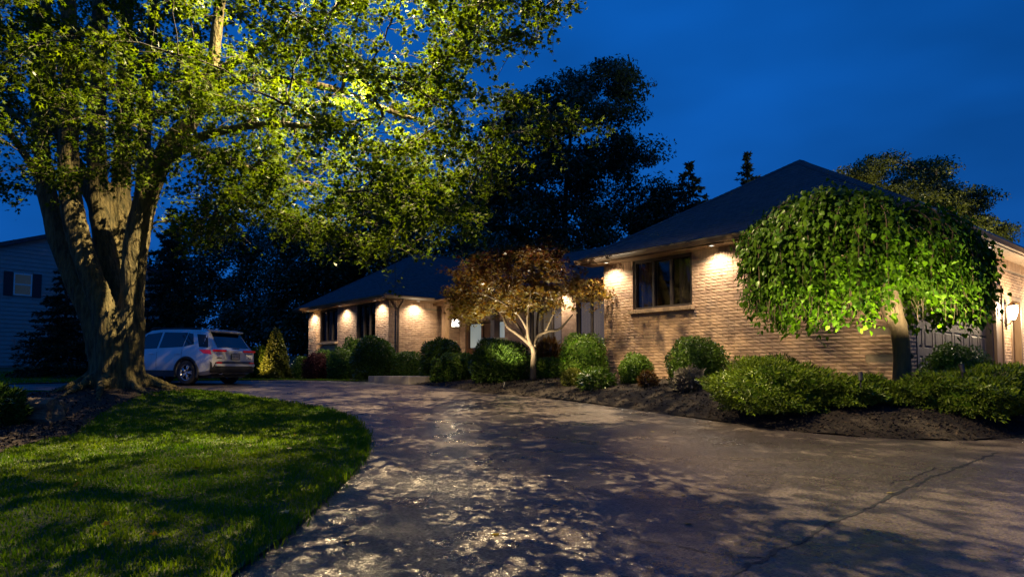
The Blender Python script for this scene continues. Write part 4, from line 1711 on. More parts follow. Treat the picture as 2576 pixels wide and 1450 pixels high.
STEMS = [
    ([(285, 985, 14.45), (262, 900, 14.45), (235, 800, 14.4), (190, 700, 14.4), (150, 600, 14.4), (118, 480, 14.4), (102, 360, 14.3), (95, 220, 14.2), (88, 80, 14.0), (80, -90, 13.8), (60, -300, 13.6)], [0.42, 0.34, 0.30, 0.28, 0.25, 0.22, 0.18, 0.16, 0.14, 0.12, 0.08]),
    ([(290, 985, 14.3), (280, 880, 14.2), (262, 780, 14.15), (225, 680, 14.1), (188, 560, 14.1), (172, 430, 14.1), (172, 300, 14.1), (180, 160, 14.0), (170, 0, 13.9), (160, -250, 13.7)], [0.40, 0.34, 0.27, 0.26, 0.26, 0.24, 0.22, 0.20, 0.17, 0.10]),
    ([(300, 985, 14.6), (300, 860, 14.6), (285, 740, 14.7), (262, 620, 14.8), (247, 480, 14.9), (242, 330, 15.0), (246, 180, 15.1), (252, 0, 15.2), (255, -260, 15.3)], [0.42, 0.36, 0.28, 0.24, 0.24, 0.22, 0.20, 0.18, 0.10]),
    ([(305, 985, 14.9), (312, 850, 15.0), (312, 720, 15.1), (306, 580, 15.2), (305, 430, 15.3), (312, 270, 15.3), (318, 100, 15.3), (322, -80, 15.3), (330, -280, 15.3)], [0.40, 0.34, 0.28, 0.24, 0.22, 0.19, 0.17, 0.14, 0.09]),
    ([(315, 985, 14.4), (325, 870, 14.35), (332, 760, 14.35), (338, 650, 14.3), (356, 540, 14.3), (392, 430, 14.2), (438, 350, 14.0), (492, 290, 13.8), (530, 190, 13.6), (548, 60, 13.4), (570, -120, 13.2), (600, -300, 13.0)], [0.40, 0.32, 0.28, 0.28, 0.28, 0.26, 0.22, 0.17, 0.15, 0.13, 0.11, 0.07]),
    ([(300, 985, 15.2), (300, 800, 15.5), (290, 640, 15.8), (220, 470, 16.2), (140, 300, 16.6), (120, 100, 16.8), (110, -120, 17.0)], [0.38, 0.32, 0.26, 0.20, 0.18, 0.15, 0.10]),
    ([(312, 975, 14.9), (330, 780, 15.2), (345, 620, 15.6), (360, 480, 16.0), (365, 300, 16.4), (380, 100, 16.8), (400, -150, 17.2)], [0.36, 0.28, 0.24, 0.20, 0.17, 0.14, 0.08]),
    # long limbs out over the driveway
    ([(392, 430, 14.2), (470, 360, 13.3), (560, 330, 12.5), (680, 312, 11.8), (800, 318, 11.2), (930, 300, 10.8), (1060, 270, 10.6)], [0.13, 0.10, 0.085, 0.07, 0.055, 0.04, 0.02]),
    ([(530, 190, 13.6), (620, 140, 13.0), (720, 80, 12.4), (840, 30, 11.8), (980, -20, 11.2), (1120, -40, 10.9)], [0.10, 0.08, 0.065, 0.05, 0.04, 0.02]),
    ([(438, 350, 14.0), (540, 400, 13.6), (650, 430, 13.2), (780, 460, 12.8), (900, 490, 12.5)], [0.08, 0.06, 0.05, 0.04, 0.02]),
    ([(365, 300, 16.4), (520, 220, 15.8), (680, 200, 15.4), (860, 230, 15.0), (1010, 290, 14.8), (1150, 320, 14.6)], [0.12, 0.10, 0.09, 0.07, 0.05, 0.03]),
    ([(118, 480, 14.4), (70, 400, 14.0), (20, 330, 13.6), (-60, 260, 13.2)], [0.11, 0.08, 0.06, 0.04]),
    ([(102, 360, 14.3), (40, 290, 14.8), (-60, 230, 15.2)], [0.08, 0.06, 0.04]),
]
stems3 = []
for path, rads in STEMS:
    pts = np.array([at(u, v, y) for u, v, y in path])
    P2 = smooth_line(pts, 4)
    r2 = np.interp(np.linspace(0, len(rads) - 1, len(P2)), np.arange(len(rads)), rads)
    stems3.append((P2, r2))
mb = MB()
for i, (P2, r2) in enumerate(stems3):
    rr = r2.copy()
    if i < 7:
        zz = P2[:, 2] - tz
        rr = rr + 0.10 * np.exp(-np.maximum(zz, 0) / 0.28)     # root flare
    mb.tube(P2 - OFF, rr * (0.88 if i < 7 else 1.0), 10, True, 0.10, mg)
# surface roots
for k in range(9):
    a = k * 0.698 + 0.5 * mg.random()
    L = 0.9 + 0.8 * mg.random()
    pts = []
    for t in np.linspace(0, 1, 7):
        rr = 0.45 + t * L
        x = rr * math.cos(a + 0.25 * t)
        y = rr * math.sin(a + 0.25 * t)
        z = float(g0(TREE[0] + x, TREE[1] + y) + 0.05 + mound(TREE[0] + x, TREE[1] + y)) - tz
        pts.append((x, y, z + 0.20 * (1 - t) ** 3 + 0.0 - 0.05 * t))
    mb.tube(pts, np.linspace(0.11, 0.02, 7), 8)
trunk = mb.build("trunk", M["bark"], maple, True)
rem = trunk.modifiers.new("fuse", 'REMESH')
rem.mode = 'VOXEL'
rem.voxel_size = 0.058
rem.use_smooth_shade = True
dg = bpy.context.evaluated_depsgraph_get()
me2 = bpy.data.meshes.new_from_object(trunk.evaluated_get(dg))
trunk.modifiers.clear()
trunk.data = me2
co = np.empty(len(me2.vertices) * 3, np.float32)
me2.vertices.foreach_get("co", co)
co = co.reshape(-1, 3)
no = np.empty(len(me2.vertices) * 3, np.float32)
me2.vertices.foreach_get("normal", no)
no = no.reshape(-1, 3)
an = np.arctan2(co[:, 1], co[:, 0])
ridge = np.sin(an * 26 + 3 * np.sin(co[:, 2] * 1.3)) * np.sin(co[:, 2] * 7 + an * 9) + 0.6 * np.sin(an * 47 + co[:, 2] * 4)
co += no * (0.010 * ridge)[:, None]
me2.vertices.foreach_set("co", co.ravel())
me2.materials.clear()
me2.materials.append(M["bark"])
me2.polygons.foreach_set("use_smooth", np.ones(len(me2.polygons), bool))
me2.update()

CANOPY = [(-140, -260), (1300, -260), (1385, 10), (1380, 70), (1290, 75), (1230, 60), (1190, 150), (1215, 215), (1310, 235), (1420, 285), (1480, 300), (1390, 345), (1270, 335), (1225, 400), (1255, 450), (1160, 500), (1180, 560), (1060, 570), (960, 600), (905, 645), (860, 575), (760, 600), (715, 560), (690, 470), (625, 470), (600, 540), (540, 610), (470, 615), (435, 520), (470, 400), (520, 330), (440, 260), (260, 230), (60, 430), (-60, 500), (-140, 480)]
pts = poly_sample(CANOPY, 230, mg)
tips = []
for u, v in pts:
    far = np.clip((u - 300) / 900, 0, 1)
    base = 14.3 - 3.2 * far
    y = np.clip(base + mg.normal(0, 2.7), 8.0, 20.0)
    tips.append(at(u, v, y))
for u, v in poly_sample([(440, 400), (1210, 390), (1180, 580), (905, 640), (700, 550), (480, 620)], 55, mg):
    tips.append(at(u, v, 11.0 + 4.5 * mg.random()))
for u, v in poly_sample([(400, 380), (470, 120), (720, 60), (760, 400), (560, 420)], 34, mg):
    tips.append(at(u, v, 11.2 + 2.4 * mg.random()))
# a few twigs in front of the stems, the outer tips over the drive
for u, v, y in ((180, 470, 12.9), (120, 210, 12.6), (250, 140, 12.4), (330, 260, 12.8), (190, 300, 12.7), (60, 120, 12.8), (300, 440, 13.0), (60, 440, 15.5), (20, 480, 15.0), (1370, 20, 10.4), (1350, 95, 10.5), (1290, 90, 10.6), (1395, 5, 10.3), (1200, 60, 10.8), (1160, 120, 10.6), (1440, 300, 11.0), (1380, 280, 11.2), (1300, 260, 11.4), (1250, 240, 11.0), (1230, 420, 11.6), (1180, 440, 11.8), (1240, 450, 11.5), (900, 620, 12.3), (880, 600, 12.4), (960, 590, 12.6), (1150, 540, 12.6), (500, 590, 13.8), (560, 560, 13.9), (460, 560, 14.4), (620, 500, 13.2), (700, 540, 13.0), (780, 560, 12.9), (880, -20, 9.2), (1000, 30, 9.0), (760, 60, 9.6), (1100, 200, 9.3), (940, 180, 9.2), (1050, 350, 9.8), (640, 230, 10.2), (820, 350, 10.0)):
    tips.append(at(u, v, y))
for k in range(26):
    tips.append(at(60 + 380 * mg.random(), 40 + 400 * mg.random(), 12.0 + 1.6 * mg.random()))
for k in range(60):
    tips.append(at(-20 + 500 * mg.random(), -40 + 470 * mg.random(), 15.6 + 3.4 * mg.random()))
for k in range(50):      # the crown goes on above the frame
    u, v = 1400 * mg.random() - 100, -260 - 420 * mg.random()
    tips.append(at(u, v, 14.3 - 2.5 * np.clip((u - 300) / 900, 0, 1) + mg.normal(0, 2.2)))
cen = at(300, 300, 14.5)
tips.sort(key=lambda p: np.linalg.norm(p - cen))
branches = grow(stems3, tips, mg, 9, 0.14)
mb = MB()
for P2, r2 in branches:
    mb.tube(P2 - OFF, r2, 6, False)
pos, tan, twigs = leaf_sprays(branches, mg, 11.0, 0.62, 25, 0.12, 0.45)
for tw in twigs:
    mb.tube(tw - OFF, [0.006, 0.005, 0.003], 4, False)
tag(mb.build("branches", M["bark_dark"], maple, True), kind="stuff")
n = len(pos)
nr = mg.normal(0, 0.55, (n, 3)) + np.array([0, 0, 0.8])
v, f, r = scatter(MAPLE_S[0], MAPLE_S[1], pos - OFF, nr, tan, 0.100 * (0.6 + 0.7 * mg.random(n)), mg)
crown = tri_mesh("crown", v, f, M["maple_leaf"], maple, r)
print("maple leaves", n)

# two moonlight lamps fixed in the crown shine down through the leaves
for i, (u, v, y, tgt, pw, ang) in enumerate(((905, 165, 12.6, (-3.6, 11.2, 0.8), P_TREE * 0.46, 172), (900, -360, 12.6, (-3.6, 10.2, 0.6), P_TREE * 3.4, 112), (1330, -75, 8.7, (5.6, 9.1, 0.7), P_TREE * 0.46, 66))):
    p = at(u, v, y)
    e = empty("tree_downlight", p)
    tag(e, ("small bronze downlight fixed high in the maple over the driveway", "small bronze downlight near the top of the maple crown", "small bronze downlight on the maple limb nearest the weeping tree")[i], "tree light", "downlights in the maple")
    d = unit(np.array(tgt) - p)
    mb = MB()
    mb.tube([-d * 0.12, d * 0.02], [0.045, 0.055], 10)
    mb.build("housing", M["bronze_metal"], e)
    mb = MB()
    mb.tube([-d * 0.10 + np.array([0, 0, 0.02]), -d * 0.10 + np.array([0, 0, 0.22])], 0.01, 5)
    mb.build("bracket", M["bronze_metal"], e)
    spot("tree_lamp", p + d * 0.06, tgt, pw, ang, 0.5, (1.0, 0.75, 0.40), 0.022)

# ------------------------------------------------------------------ weathered log by the maple
lg = np.random.default_rng(9)
lp = at(97, 1030, 11.6)
lx, ly = lp[0], 11.6
lz_ = Hs(lx, ly)
logo = empty("log", (lx, ly, lz_))
tag(logo, "short thick weathered log lying on the mulch before the big maple", "log")
bm = bmesh.new()
n_s, n_a = 14, 22
rows = []
for i in range(n_s):
    t = i / (n_s - 1)
    x = -0.36 + 0.72 * t
    row = []
    for k in range(n_a):
        a = k * 2 * math.pi / n_a
        rr = 0.23 * (1 + 0.10 * math.sin(3 * a + 1.2) + 0.07 * math.sin(7 * a + 2 * t) + 0.05 * (lg.random() - 0.5))
        if i in (0, n_s - 1):
            rr *= 0.93
        ca, sa = math.cos(a), math.sin(a)
        sq = 1.0 / max(abs(ca), abs(sa)) ** 0.45
        row.append(bm.verts.new((x + 0.03 * math.sin(5 * a) * (i in (0, n_s - 1)), rr * ca * sq, 0.21 + rr * sa * sq * 0.92)))
    rows.append(row)
for i in range(n_s - 1):
    for k in range(n_a):
        bm.faces.new((rows[i][k], rows[i + 1][k], rows[i + 1][(k + 1) % n_a], rows[i][(k + 1) % n_a]))
bm.faces.new(rows[0])
bm.faces.new(rows[-1][::-1])
bmesh.ops.recalc_face_normals(bm, faces=bm.faces)
me = bpy.data.meshes.new("bark_shell")
bm.to_mesh(me)
bm.free()
me.materials.append(M["weathered_wood"])
lo_ = link("bark_shell", me, logo)
lo_.rotation_euler = (0, 0, R(-12))
mb = MB()
mb.tube([(0.33, -0.02, -0.02), (0.36, -0.05, 0.16), (0.35, -0.02, 0.30)], [0.13, 0.11, 0.06], 9)
mb.build("branch_stub", M["weathered_wood"], logo)

# ------------------------------------------------------------------ weeping mulberry
wg = np.random.default_rng(31)
wx, wy = 6.62, 11.65
wz = Hs(wx, wy)
mul_t = empty("weeping_mulberry", (wx, wy, wz))
tag(mul_t, "weeping mulberry with a broad umbrella crown before the garage corner", "tree")
WO = np.array([wx, wy, wz])
tp = np.array([at(u, v, y) for u, v, y in ((2268, 985, 11.65), (2268, 900, 11.65), (2262, 830, 11.65), (2244, 785, 11.65), (2238, 730, 11.6), (2240, 660, 11.55), (2230, 590, 11.5), (2200, 540, 11.45))])
mb = MB()
mb.tube(smooth_line(tp - WO, 4), np.interp(np.linspace(0, 1, 29), [0, 0.12, 0.3, 0.45, 0.5, 0.56, 0.7, 1], [0.155, 0.135, 0.135, 0.165, 0.155, 0.12, 0.10, 0.07]), 12, True, 0.10, wg)
mb.tube([tp[1] - WO + [0.10, -0.02, 0.05], tp[1] - WO + [0.17, -0.04, 0.02]], [0.07, 0.03], 8)
mb.build("trunk", M["bark_mulberry"], mul_t, True)
# arching canes: out from the head, then hanging like a curtain
cx_, cy_ = at(2172, 600, 11.65)[0], 11.65
RXc = (at(2478, 600, 11.65)[0] - at(1878, 600, 11.65)[0]) / 2
ztop = at(2180, 566, 11.65)[2]
mb = MB()
Lp, Lt = [], []
for k in range(520):
    a = wg.random() * 6.283
    q = math.sqrt(0.06 + 0.94 * wg.random())
    ex, ey = math.cos(a) * RXc * q, math.sin(a) * (1.12 if math.sin(a) < 0 else 0.80) * q
    # crown roof height falls to the rim; higher on the far-left shoulder
    zr = ztop + 0.04 - 0.14 * q ** 6 + 0.10 * math.sin(a * 3 + 1) - 0.08 * (ex / RXc + 0.4) ** 2 - 0.13 * ex / RXc + 0.14 * wg.normal()
    zb = 2.76 + 0.27 * wg.normal() + 0.17 * math.sin(ex * 2.6 + 0.6) + (0.16 if ex > 0 else 0)
    if q < 0.62:
        zb = zr - 0.5 - 0.5 * wg.random()
    p0 = np.array([cx_ + ex * 0.15, cy_ + ey * 0.15, ztop - 0.55])
    p1 = np.array([cx_ + ex * 0.62, cy_ + ey * 0.62, zr + 0.10])
    p2 = np.array([cx_ + ex, cy_ + ey, zr - 0.12])
    p3 = np.array([cx_ + ex * 1.03, cy_ + ey * 1.03, max(zb, 2.35)])
    cane = smooth_line([p0, p1, p2, (p2 + p3) / 2 + wg.normal(0, 0.03, 3), p3], 4)
    mb.tube(cane - WO, np.linspace(0.014, 0.003, len(cane)), 4, False)
    L = np.linalg.norm(np.diff(cane, axis=0), axis=1).sum()
    nl = int(38 * L)
    t = 0.22 + 0.78 * wg.random(nl)
    fi = t * (len(cane) - 1)
    i0 = np.minimum(fi.astype(int), len(cane) - 2)
    pp = cane[i0] + (cane[i0 + 1] - cane[i0]) * (fi - i0)[:, None] + wg.normal(0, 0.07, (nl, 3))
    Lp.append(pp)
    outv = np.array([math.cos(a), math.sin(a), 0])
    Lt.append(np.repeat((outv * 0.25 + np.array([0, 0, -1.0]))[None], nl, 0) + wg.normal(0, 0.38, (nl, 3)))
mb.build("canes", M["bark_mulberry"], mul_t)
# bare hanging ends
mb = MB()
for k in range(46):
    u = 1900 + 560 * wg.random()
    p = at(u, 745 + 25 * wg.random(), 11.45 - 1.2 * wg.random())
    q = p + np.array([wg.normal(0, 0.06), wg.normal(0, 0.05), -0.14 - 0.22 * wg.random()])
    mb.tube([p - WO, (p + q) / 2 + wg.normal(0, 0.02, 3) - WO, q - WO], [0.006, 0.005, 0.002], 4, False)
tag(mb.build("bare_twigs", M["bark_mulberry"], mul_t), kind="stuff")
Lp = np.vstack(Lp)
Lt = np.vstack(Lt)
rel = Lp[:, :2] - np.array([CX, CY])
keep = ~((rel @ AX > -0.12) & (rel @ BX > -0.12) & (Lp[:, 2] < ZE + 0.6))      # no leaves inside the walls
Lp, Lt = Lp[keep], Lt[keep]
n = len(Lp)
outn = np.column_stack([(Lp[:, 0] - cx_) / RXc, (Lp[:, 1] - cy_) / 1.4, np.full(n, 0.35)])
v, f, r = scatter(HEART[0], HEART[1], Lp - WO, outn + wg.normal(0, 0.45, (n, 3)), Lt, 0.084 * (0.50 + 0.85 * wg.random(n)), wg)
tri_mesh("crown", v, f, M["mulberry_leaf"], mul_t, r)
print("mulberry leaves", n)
gl1 = at(2170, 960, 10.55)
ground_light("garden_uplight", "small black uplight hidden in the junipers before the weeping tree", hxy(5.35, 10.5, 0.60), (5.45, 11.0, 3.4), P_MULB, 120, (1.0, 0.82, 0.44))
gl2 = at(2010, 960, 11.9)
ground_light("garden_uplight", "small black uplight between the weeping tree trunk and largest juniper", hxy(6.95, 10.55, 0.60), (6.75, 10.9, 3.2), P_MULB * 1.1, 105, (1.0, 0.82, 0.44))

# ------------------------------------------------------------------ Japanese maple
jg = np.random.default_rng(17)
jx, jy = on_line(1340, -1.25)
jz = Hs(jx, jy)
jm = empty("japanese_maple", (jx, jy, jz))
tag(jm, "small red-leaved maple with pale uplit branches by the entrance", "tree")
JO = np.array([jx, jy, jz])
JS = [
    ([(1340, 955, 0), (1341, 915, 0), (1342, 880, 0.0), (1328, 860, 0.0), (1300, 838, 0.1), (1275, 820, 0.1), (1262, 790, 0.2), (1240, 770, 0.3)], [0.095, 0.075, 0.075, 0.06, 0.048, 0.038, 0.028, 0.015]),
    ([(1335, 868, 0), (1327, 840, -0.15), (1326, 800, -0.3), (1330, 765, -0.4), (1338, 720, -0.5)], [0.055, 0.042, 0.034, 0.026, 0.015]),
    ([(1342, 872, 0), (1352, 845, 0.1), (1378, 832, 0.1), (1405, 828, 0.15), (1425, 808, 0.2), (1440, 790, 0.2)], [0.06, 0.05, 0.042, 0.034, 0.025, 0.014]),
    ([(1325, 850, 0), (1300, 815, 0.4), (1270, 790, 0.7), (1240, 770, 0.9)], [0.04, 0.03, 0.022, 0.013]),
    ([(1372, 832, 0.1), (1385, 805, 0.0), (1400, 770, -0.2), (1420, 735, -0.3)], [0.035, 0.026, 0.02, 0.012]),
    ([(1326, 830, -0.1), (1310, 800, -0.5), (1280, 770, -0.9), (1230, 745, -1.1), (1200, 735, -1.2)], [0.035, 0.03, 0.022, 0.016, 0.01]),
    ([(1350, 850, 0.1), (1352, 800, 0.5), (1362, 740, 0.8), (1370, 690, 0.9)], [0.04, 0.03, 0.022, 0.012]),
]
js3 = []
mb = MB()
for path, rads in JS:
    P2 = smooth_line([at(u, v, jy + dy) for u, v, dy in path], 4)
    r2 = np.interp(np.linspace(0, len(rads) - 1, len(P2)), np.arange(len(rads)), rads)
    js3.append((P2, r2))
    mb.tube(P2 - JO, r2, 9, True, 0.06, jg)
mb.build("trunk", M["bark_pale"], jm, True)
JC = [(1125, 735), (1140, 665), (1200, 635), (1260, 615), (1330, 605), (1370, 592), (1395, 605), (1405, 650), (1460, 668), (1510, 700), (1525, 745), (1500, 785), (1440, 790), (1385, 775), (1330, 770), (1280, 790), (1225, 780), (1180, 815), (1150, 800)]
tips = []
for u, v in poly_sample(JC, 170, jg):
    e = 1 - ((u - 1330) / 210) ** 2
    tips.append(at(u, v, jy + jg.normal(0, 0.75) * math.sqrt(max(e, 0.15))))
c0 = at(1335, 850, jy)
tips.sort(key=lambda p: np.linalg.norm(p - c0))
jb = grow(js3, tips, jg, 7, 0.16, 0.004)
mb = MB()
for P2, r2 in jb:
    mb.tube(P2 - JO, r2 * 0.7, 5, False)
pos, tan, twigs = leaf_sprays(jb, jg, 9, 0.36, 24, 0.12, 0.4)
tag(mb.build("branches", M["bark_pale"], jm, True), kind="stuff")
n = len(pos)
v, f, r = scatter(STAR[0], STAR[1], pos - JO, jg.normal(0, 0.5, (n, 3)) + np.array([0, 0, 0.8]), tan, 0.105 * (0.6 + 0.7 * jg.random(n)), jg)
hz_ = np.clip((v[:, 2] - v[:, 2].min()) / np.ptp(v[:, 2]), 0, 1)
r = np.clip(0.7 * r + 0.46 - 0.72 * hz_, 0, 1)      # leaf colour set by height: redder towards the top, olive-gold lower down
tri_mesh("crown", v, f, M["japanese_leaf"], jm, r)
print("japanese leaves", n)
jl_ = hxy(jx - 0.75, jy - 0.85)
ground_light("garden_uplight", "small black uplight on the mulch beside the red maple trunk", jl_, (jx - 0.35, jy - 0.15, jz + 1.9), P_JMAPLE, 100, (1.0, 0.82, 0.55))
ground_light("garden_uplight", "small black uplight between the red maple trunk and the tall boxwood", hxy(jx + 1.0, jy - 0.65), (jx + 0.65, jy - 0.1, jz + 2.2), P_JMAPLE * 0.7, 105, (1.0, 0.80, 0.5))


# ------------------------------------------------------------------ trees beyond the house
def bg_tree(name, label, outline, y, base_uv, seed, n_clump=110, per=150, leaf=0.26, material="dark_leaf", depth=0.35, clump=1.0, group="trees behind the house", tmpl=RHOMB, trunk_r=0.35, limbs=16, flat=0.75, droop=0.0):
    """deciduous tree: crown fills its outline (a hull seen at distance y) with clumps and gaps"""
    rg = np.random.default_rng(seed)
    bu, bv = base_uv
    bx = at(bu, bv, y)[0]
    zb = Hs(bx, y) - 0.2
    e = empty(name, (bx, y, zb))
    tag(e, label, "tree", group)
    O = np.array([bx, y, zb])
    P = poly_sample(outline, n_clump, rg)
    us = np.asarray(outline)[:, 0]
    half = (us.max() - us.min()) / 2 * y / FD
    uc = (us.max() + us.min()) / 2
    cs = []
    for u, v in P:
        w = 1 - min(1, abs(u - uc) / ((us.max() - us.min()) / 2 + 1))
        cs.append(at(u, v, y + rg.normal(0, 1) * half * depth * (0.4 + w)))
    cs = np.array(cs)
    zt = cs[:, 2].max()
    tr = [np.array([bx, y, zb]) + np.array([0.25 * math.sin(k), 0, (zt - zb) * k / 9 * 0.9]) for k in range(10)]
    rad = np.linspace(trunk_r, 0.05, 10)
    mb = MB()
    mb.tube(np.array(tr) - O, rad, 8)
    order = np.argsort(np.linalg.norm(cs - tr[4], axis=1))
    br = grow([(np.array(tr[2:]), rad[2:] * 0.8)], [cs[i] for i in order[::max(1, n_clump // (limbs * 3))]], rg, 6, 0.05, 0.03)
    for P2, r2 in br:
        mb.tube(P2 - O, r2 * 1.3, 5, False)
    mb.build("trunk", M["bark_dark"], e)
    n = n_clump * per
    ci = np.repeat(np.arange(n_clump), per)
    rs = clump * (0.55 + 0.75 * rg.random(n_clump))
    off = unit(rg.normal(size=(n, 3))) * (rg.random(n) ** 0.45)[:, None] * rs[ci][:, None] * np.array([1.15, 1.15, flat])
    pos = cs[ci] + off
    if droop:
        pos[:, 2] -= droop * np.hypot(off[:, 0], off[:, 1])
    nr = off + rg.normal(0, 0.8, (n, 3)) + np.array([0, 0, 0.6])
    v, f, r = scatter(tmpl[0], tmpl[1], pos - O, nr, rg.normal(size=(n, 3)) + np.array([0, 0, -0.4]), leaf * (0.6 + 0.8 * rg.random(n)), rg)
    tri_mesh("crown", v, f, M[material], e, r)
    return e


bg_tree("tall_tree", "tallest dark broadleaf tree rising behind the middle of the house", [(1235, 300), (1290, 215), (1340, 215), (1420, 185), (1480, 195), (1510, 150), (1560, 165), (1605, 195), (1625, 235), (1600, 290), (1640, 330), (1650, 390), (1600, 420), (1610, 480), (1660, 470), (1665, 530), (1620, 600), (1500, 650), (1300, 650), (1200, 600), (1190, 500), (1215, 420)], 46, (1430, 900), 201, 230, 340, 0.26, clump=1.15)
bg_tree("dark_tree", "broad dark tree behind the brick wing roof", [(900, 470), (1000, 440), (1120, 470), (1190, 540), (1200, 640), (1180, 720), (1050, 740), (900, 720), (850, 620)], 44, (1050, 900), 202, 130, 300, 0.22, clump=1.3)
bg_tree("dark_tree", "dark rounded tree above the far end of the brick wing", [(690, 570), (740, 545), (830, 560), (900, 600), (900, 760), (840, 850), (720, 860), (690, 760)], 43, (790, 900), 203, 120, 300, 0.22, clump=1.2)
bg_tree("pale_tree", "airy tree with sky showing through beyond the parked car", [(470, 640), (520, 590), (600, 575), (660, 565), (715, 590), (720, 700), (700, 790), (600, 810), (500, 790), (470, 730)], 50, (600, 900), 204, 95, 260, 0.22, clump=1.15)
bg_tree("dark_tree", "low dark tree filling the view beneath the airy tree", [(560, 790), (700, 770), (780, 800), (780, 890), (560, 890)], 46, (670, 905), 205, 60, 160, 0.28, clump=1.2)
bg_tree("dark_tree", "dark tree standing behind the entrance roof", [(1120, 600), (1250, 590), (1330, 640), (1480, 640), (1480, 720), (1120, 720)], 40, (1230, 900), 206, 70, 150, 0.26, clump=1.1)
bg_tree("honey_locust", "feathery honey locust behind the garage roof", [(2095, 405), (2150, 395), (2230, 388), (2290, 410), (2370, 405), (2390, 440), (2440, 470), (2490, 480), (2500, 500), (2440, 530), (2480, 560), (2530, 560), (2540, 600), (2440, 620), (2250, 560), (2140, 470)], 31, (2300, 900), 207, 210, 230, 0.13, material="locust_leaf", clump=0.62, tmpl=RHOMB, trunk_r=0.2, flat=0.45, droop=0.15)
bg_tree("dark_tree", "dark bushy tree low behind the garage roof edge", [(1610, 560), (1660, 440), (1690, 480), (1690, 560), (1640, 600)], 44, (1650, 900), 208, 30, 130, 0.24, clump=0.85, trunk_r=0.15)
bg_tree("dark_tree", "dark tree mass behind the neighbouring house and spruces", [(330, 640), (480, 600), (500, 780), (470, 880), (330, 880)], 52, (410, 905), 209, 70, 150, 0.3, clump=1.3)


lx2, ly2 = at(2300, 900, 31)[0], 31.0
ground_light('garden_uplight', 'small black uplight at the foot of the honey locust', (lx2 - 1.2, ly2 - 1.5, Hs(lx2 - 1.2, ly2 - 1.5)), (lx2 - 0.4, ly2, 9.5), 8000, 95, (1.0, 0.86, 0.45))


def spruce(name, label, u, vt, vb, half, y, seed, material="spruce_needle", group="spruces", n_lay=26, per=8, zbase=None, leafs=26):
    rg = np.random.default_rng(seed)
    x = at(u, 800, y)[0]
    zb = Hs(x, y) if zbase is None else zbase
    zt = at(u, vt, y)[2]
    h = zt - zb
    rx = half * y / FD
    e = empty(name, (x, y, zb))
    tag(e, label, "tree", group)
    mb = MB()
    mb.tube([(0, 0, -0.1), (0, 0, h * 0.98)], [0.012 * h + 0.05, 0.01], 7)
    mb.build("trunk", M["bark_dark"], e)
    P, T = [], []
    for k in range(n_lay):
        t = (k + 0.5 * rg.random()) / n_lay
        z = h * (0.05 + 0.95 * t)
        rr = rx * (1 - t) ** 0.9 + 0.05
        for j in range(max(4, int(per * (1 - t) + 4))):
            a = rg.random() * 6.283
            l = rr * (0.65 + 0.5 * rg.random())
            m = int(1.5 * leafs * (0.35 + l / rx)) + 8
            s = rg.random(m) ** 0.7
            d = np.array([math.cos(a), math.sin(a), 0])
            zz = -0.28 * l * s + 0.14 * l * s ** 3
            sd = rg.normal(0, 0.15, m) * l * (1 - 0.5 * s)
            p = s[:, None] * l * d + np.column_stack([-d[1] * sd, d[0] * sd, zz + z - 0.05 * np.abs(rg.normal(0, 1, m)) * l])
            P.append(p)
            T.append(np.repeat(d[None], m, 0) + rg.normal(0, 0.5, (m, 3)) + np.array([0, 0, -0.35]))
    P = np.vstack(P)
    T = np.vstack(T)
    n = len(P)
    sz = 0.04 * rx + 0.08
    v, f, r = scatter(SPIKE[0] * np.array([1, 1.3, 1]), SPIKE[1], P, rg.normal(0, 0.6, (n, 3)) + np.array([0, 0, 0.7]), T, sz * (0.6 + 0.8 * rg.random(n)), rg)
    tri_mesh("crown", v, f, M[material], e, r)


spruce("spruce", "dark spruce with a sharp tip between the tall tree and garage roof", 1736, 402, 900, 190, 40, 61, n_lay=44, per=16)
spruce("spruce", "slim spruce tip showing above the garage roof slope", 1888, 378, 900, 150, 42, 62, n_lay=50, per=13)
spruce("spruce", "large dark spruce standing behind the parked car", 425, 520, 930, 130, 30, 63, n_lay=32, per=12, leafs=40)
spruce("spruce", "low spreading spruce in front of the neighbouring house siding", 165, 640, 935, 118, 27, 64, n_lay=20, per=14, leafs=44)

# ------------------------------------------------------------------ neighbouring house
NY = 33.0
nP = at(-110, 900, NY)[:2]
nd = np.array([math.sin(R(38)), math.cos(R(38))])
nn = np.array([nd[1], -nd[0]])
nz = 2.05
nb = empty("neighbour_house", (nP[0], nP[1], nz))
tag(nb, "grey clapboard two-storey neighbouring house beyond the maple trunk", "house")


def nfr(v):
    return np.column_stack([v[:, 0] * nd[0] + v[:, 1] * nn[0], v[:, 0] * nd[1] + v[:, 1] * nn[1], v[:, 2]])


NLn = 9.5
za = 5.55
mb = MB()
mb.box(0, NLn, -6, -0.02, -0.6, za, nfr)
v = np.array([[0, -0.02, za], [NLn, -0.02, za], [NLn / 2, -0.02, za + 1.7], [0, -6, za], [NLn, -6, za], [NLn / 2, -6, za + 1.7]])
mb.add(nfr(v), [(0, 1, 2), (3, 5, 4)])
mb.build("wall", M["siding"], nb)
wz0, wz1 = at(75, 1108 / 1.4913, NY)[2] - nz, at(75, 1026 / 1.4913, NY)[2] - nz
# the window's place along the wall
def n_s(u):
    t = (u - U0) / FD / math.cos(PITCH)
    return (nP[0] - t * nP[1]) / (t * nd[1] - nd[0])


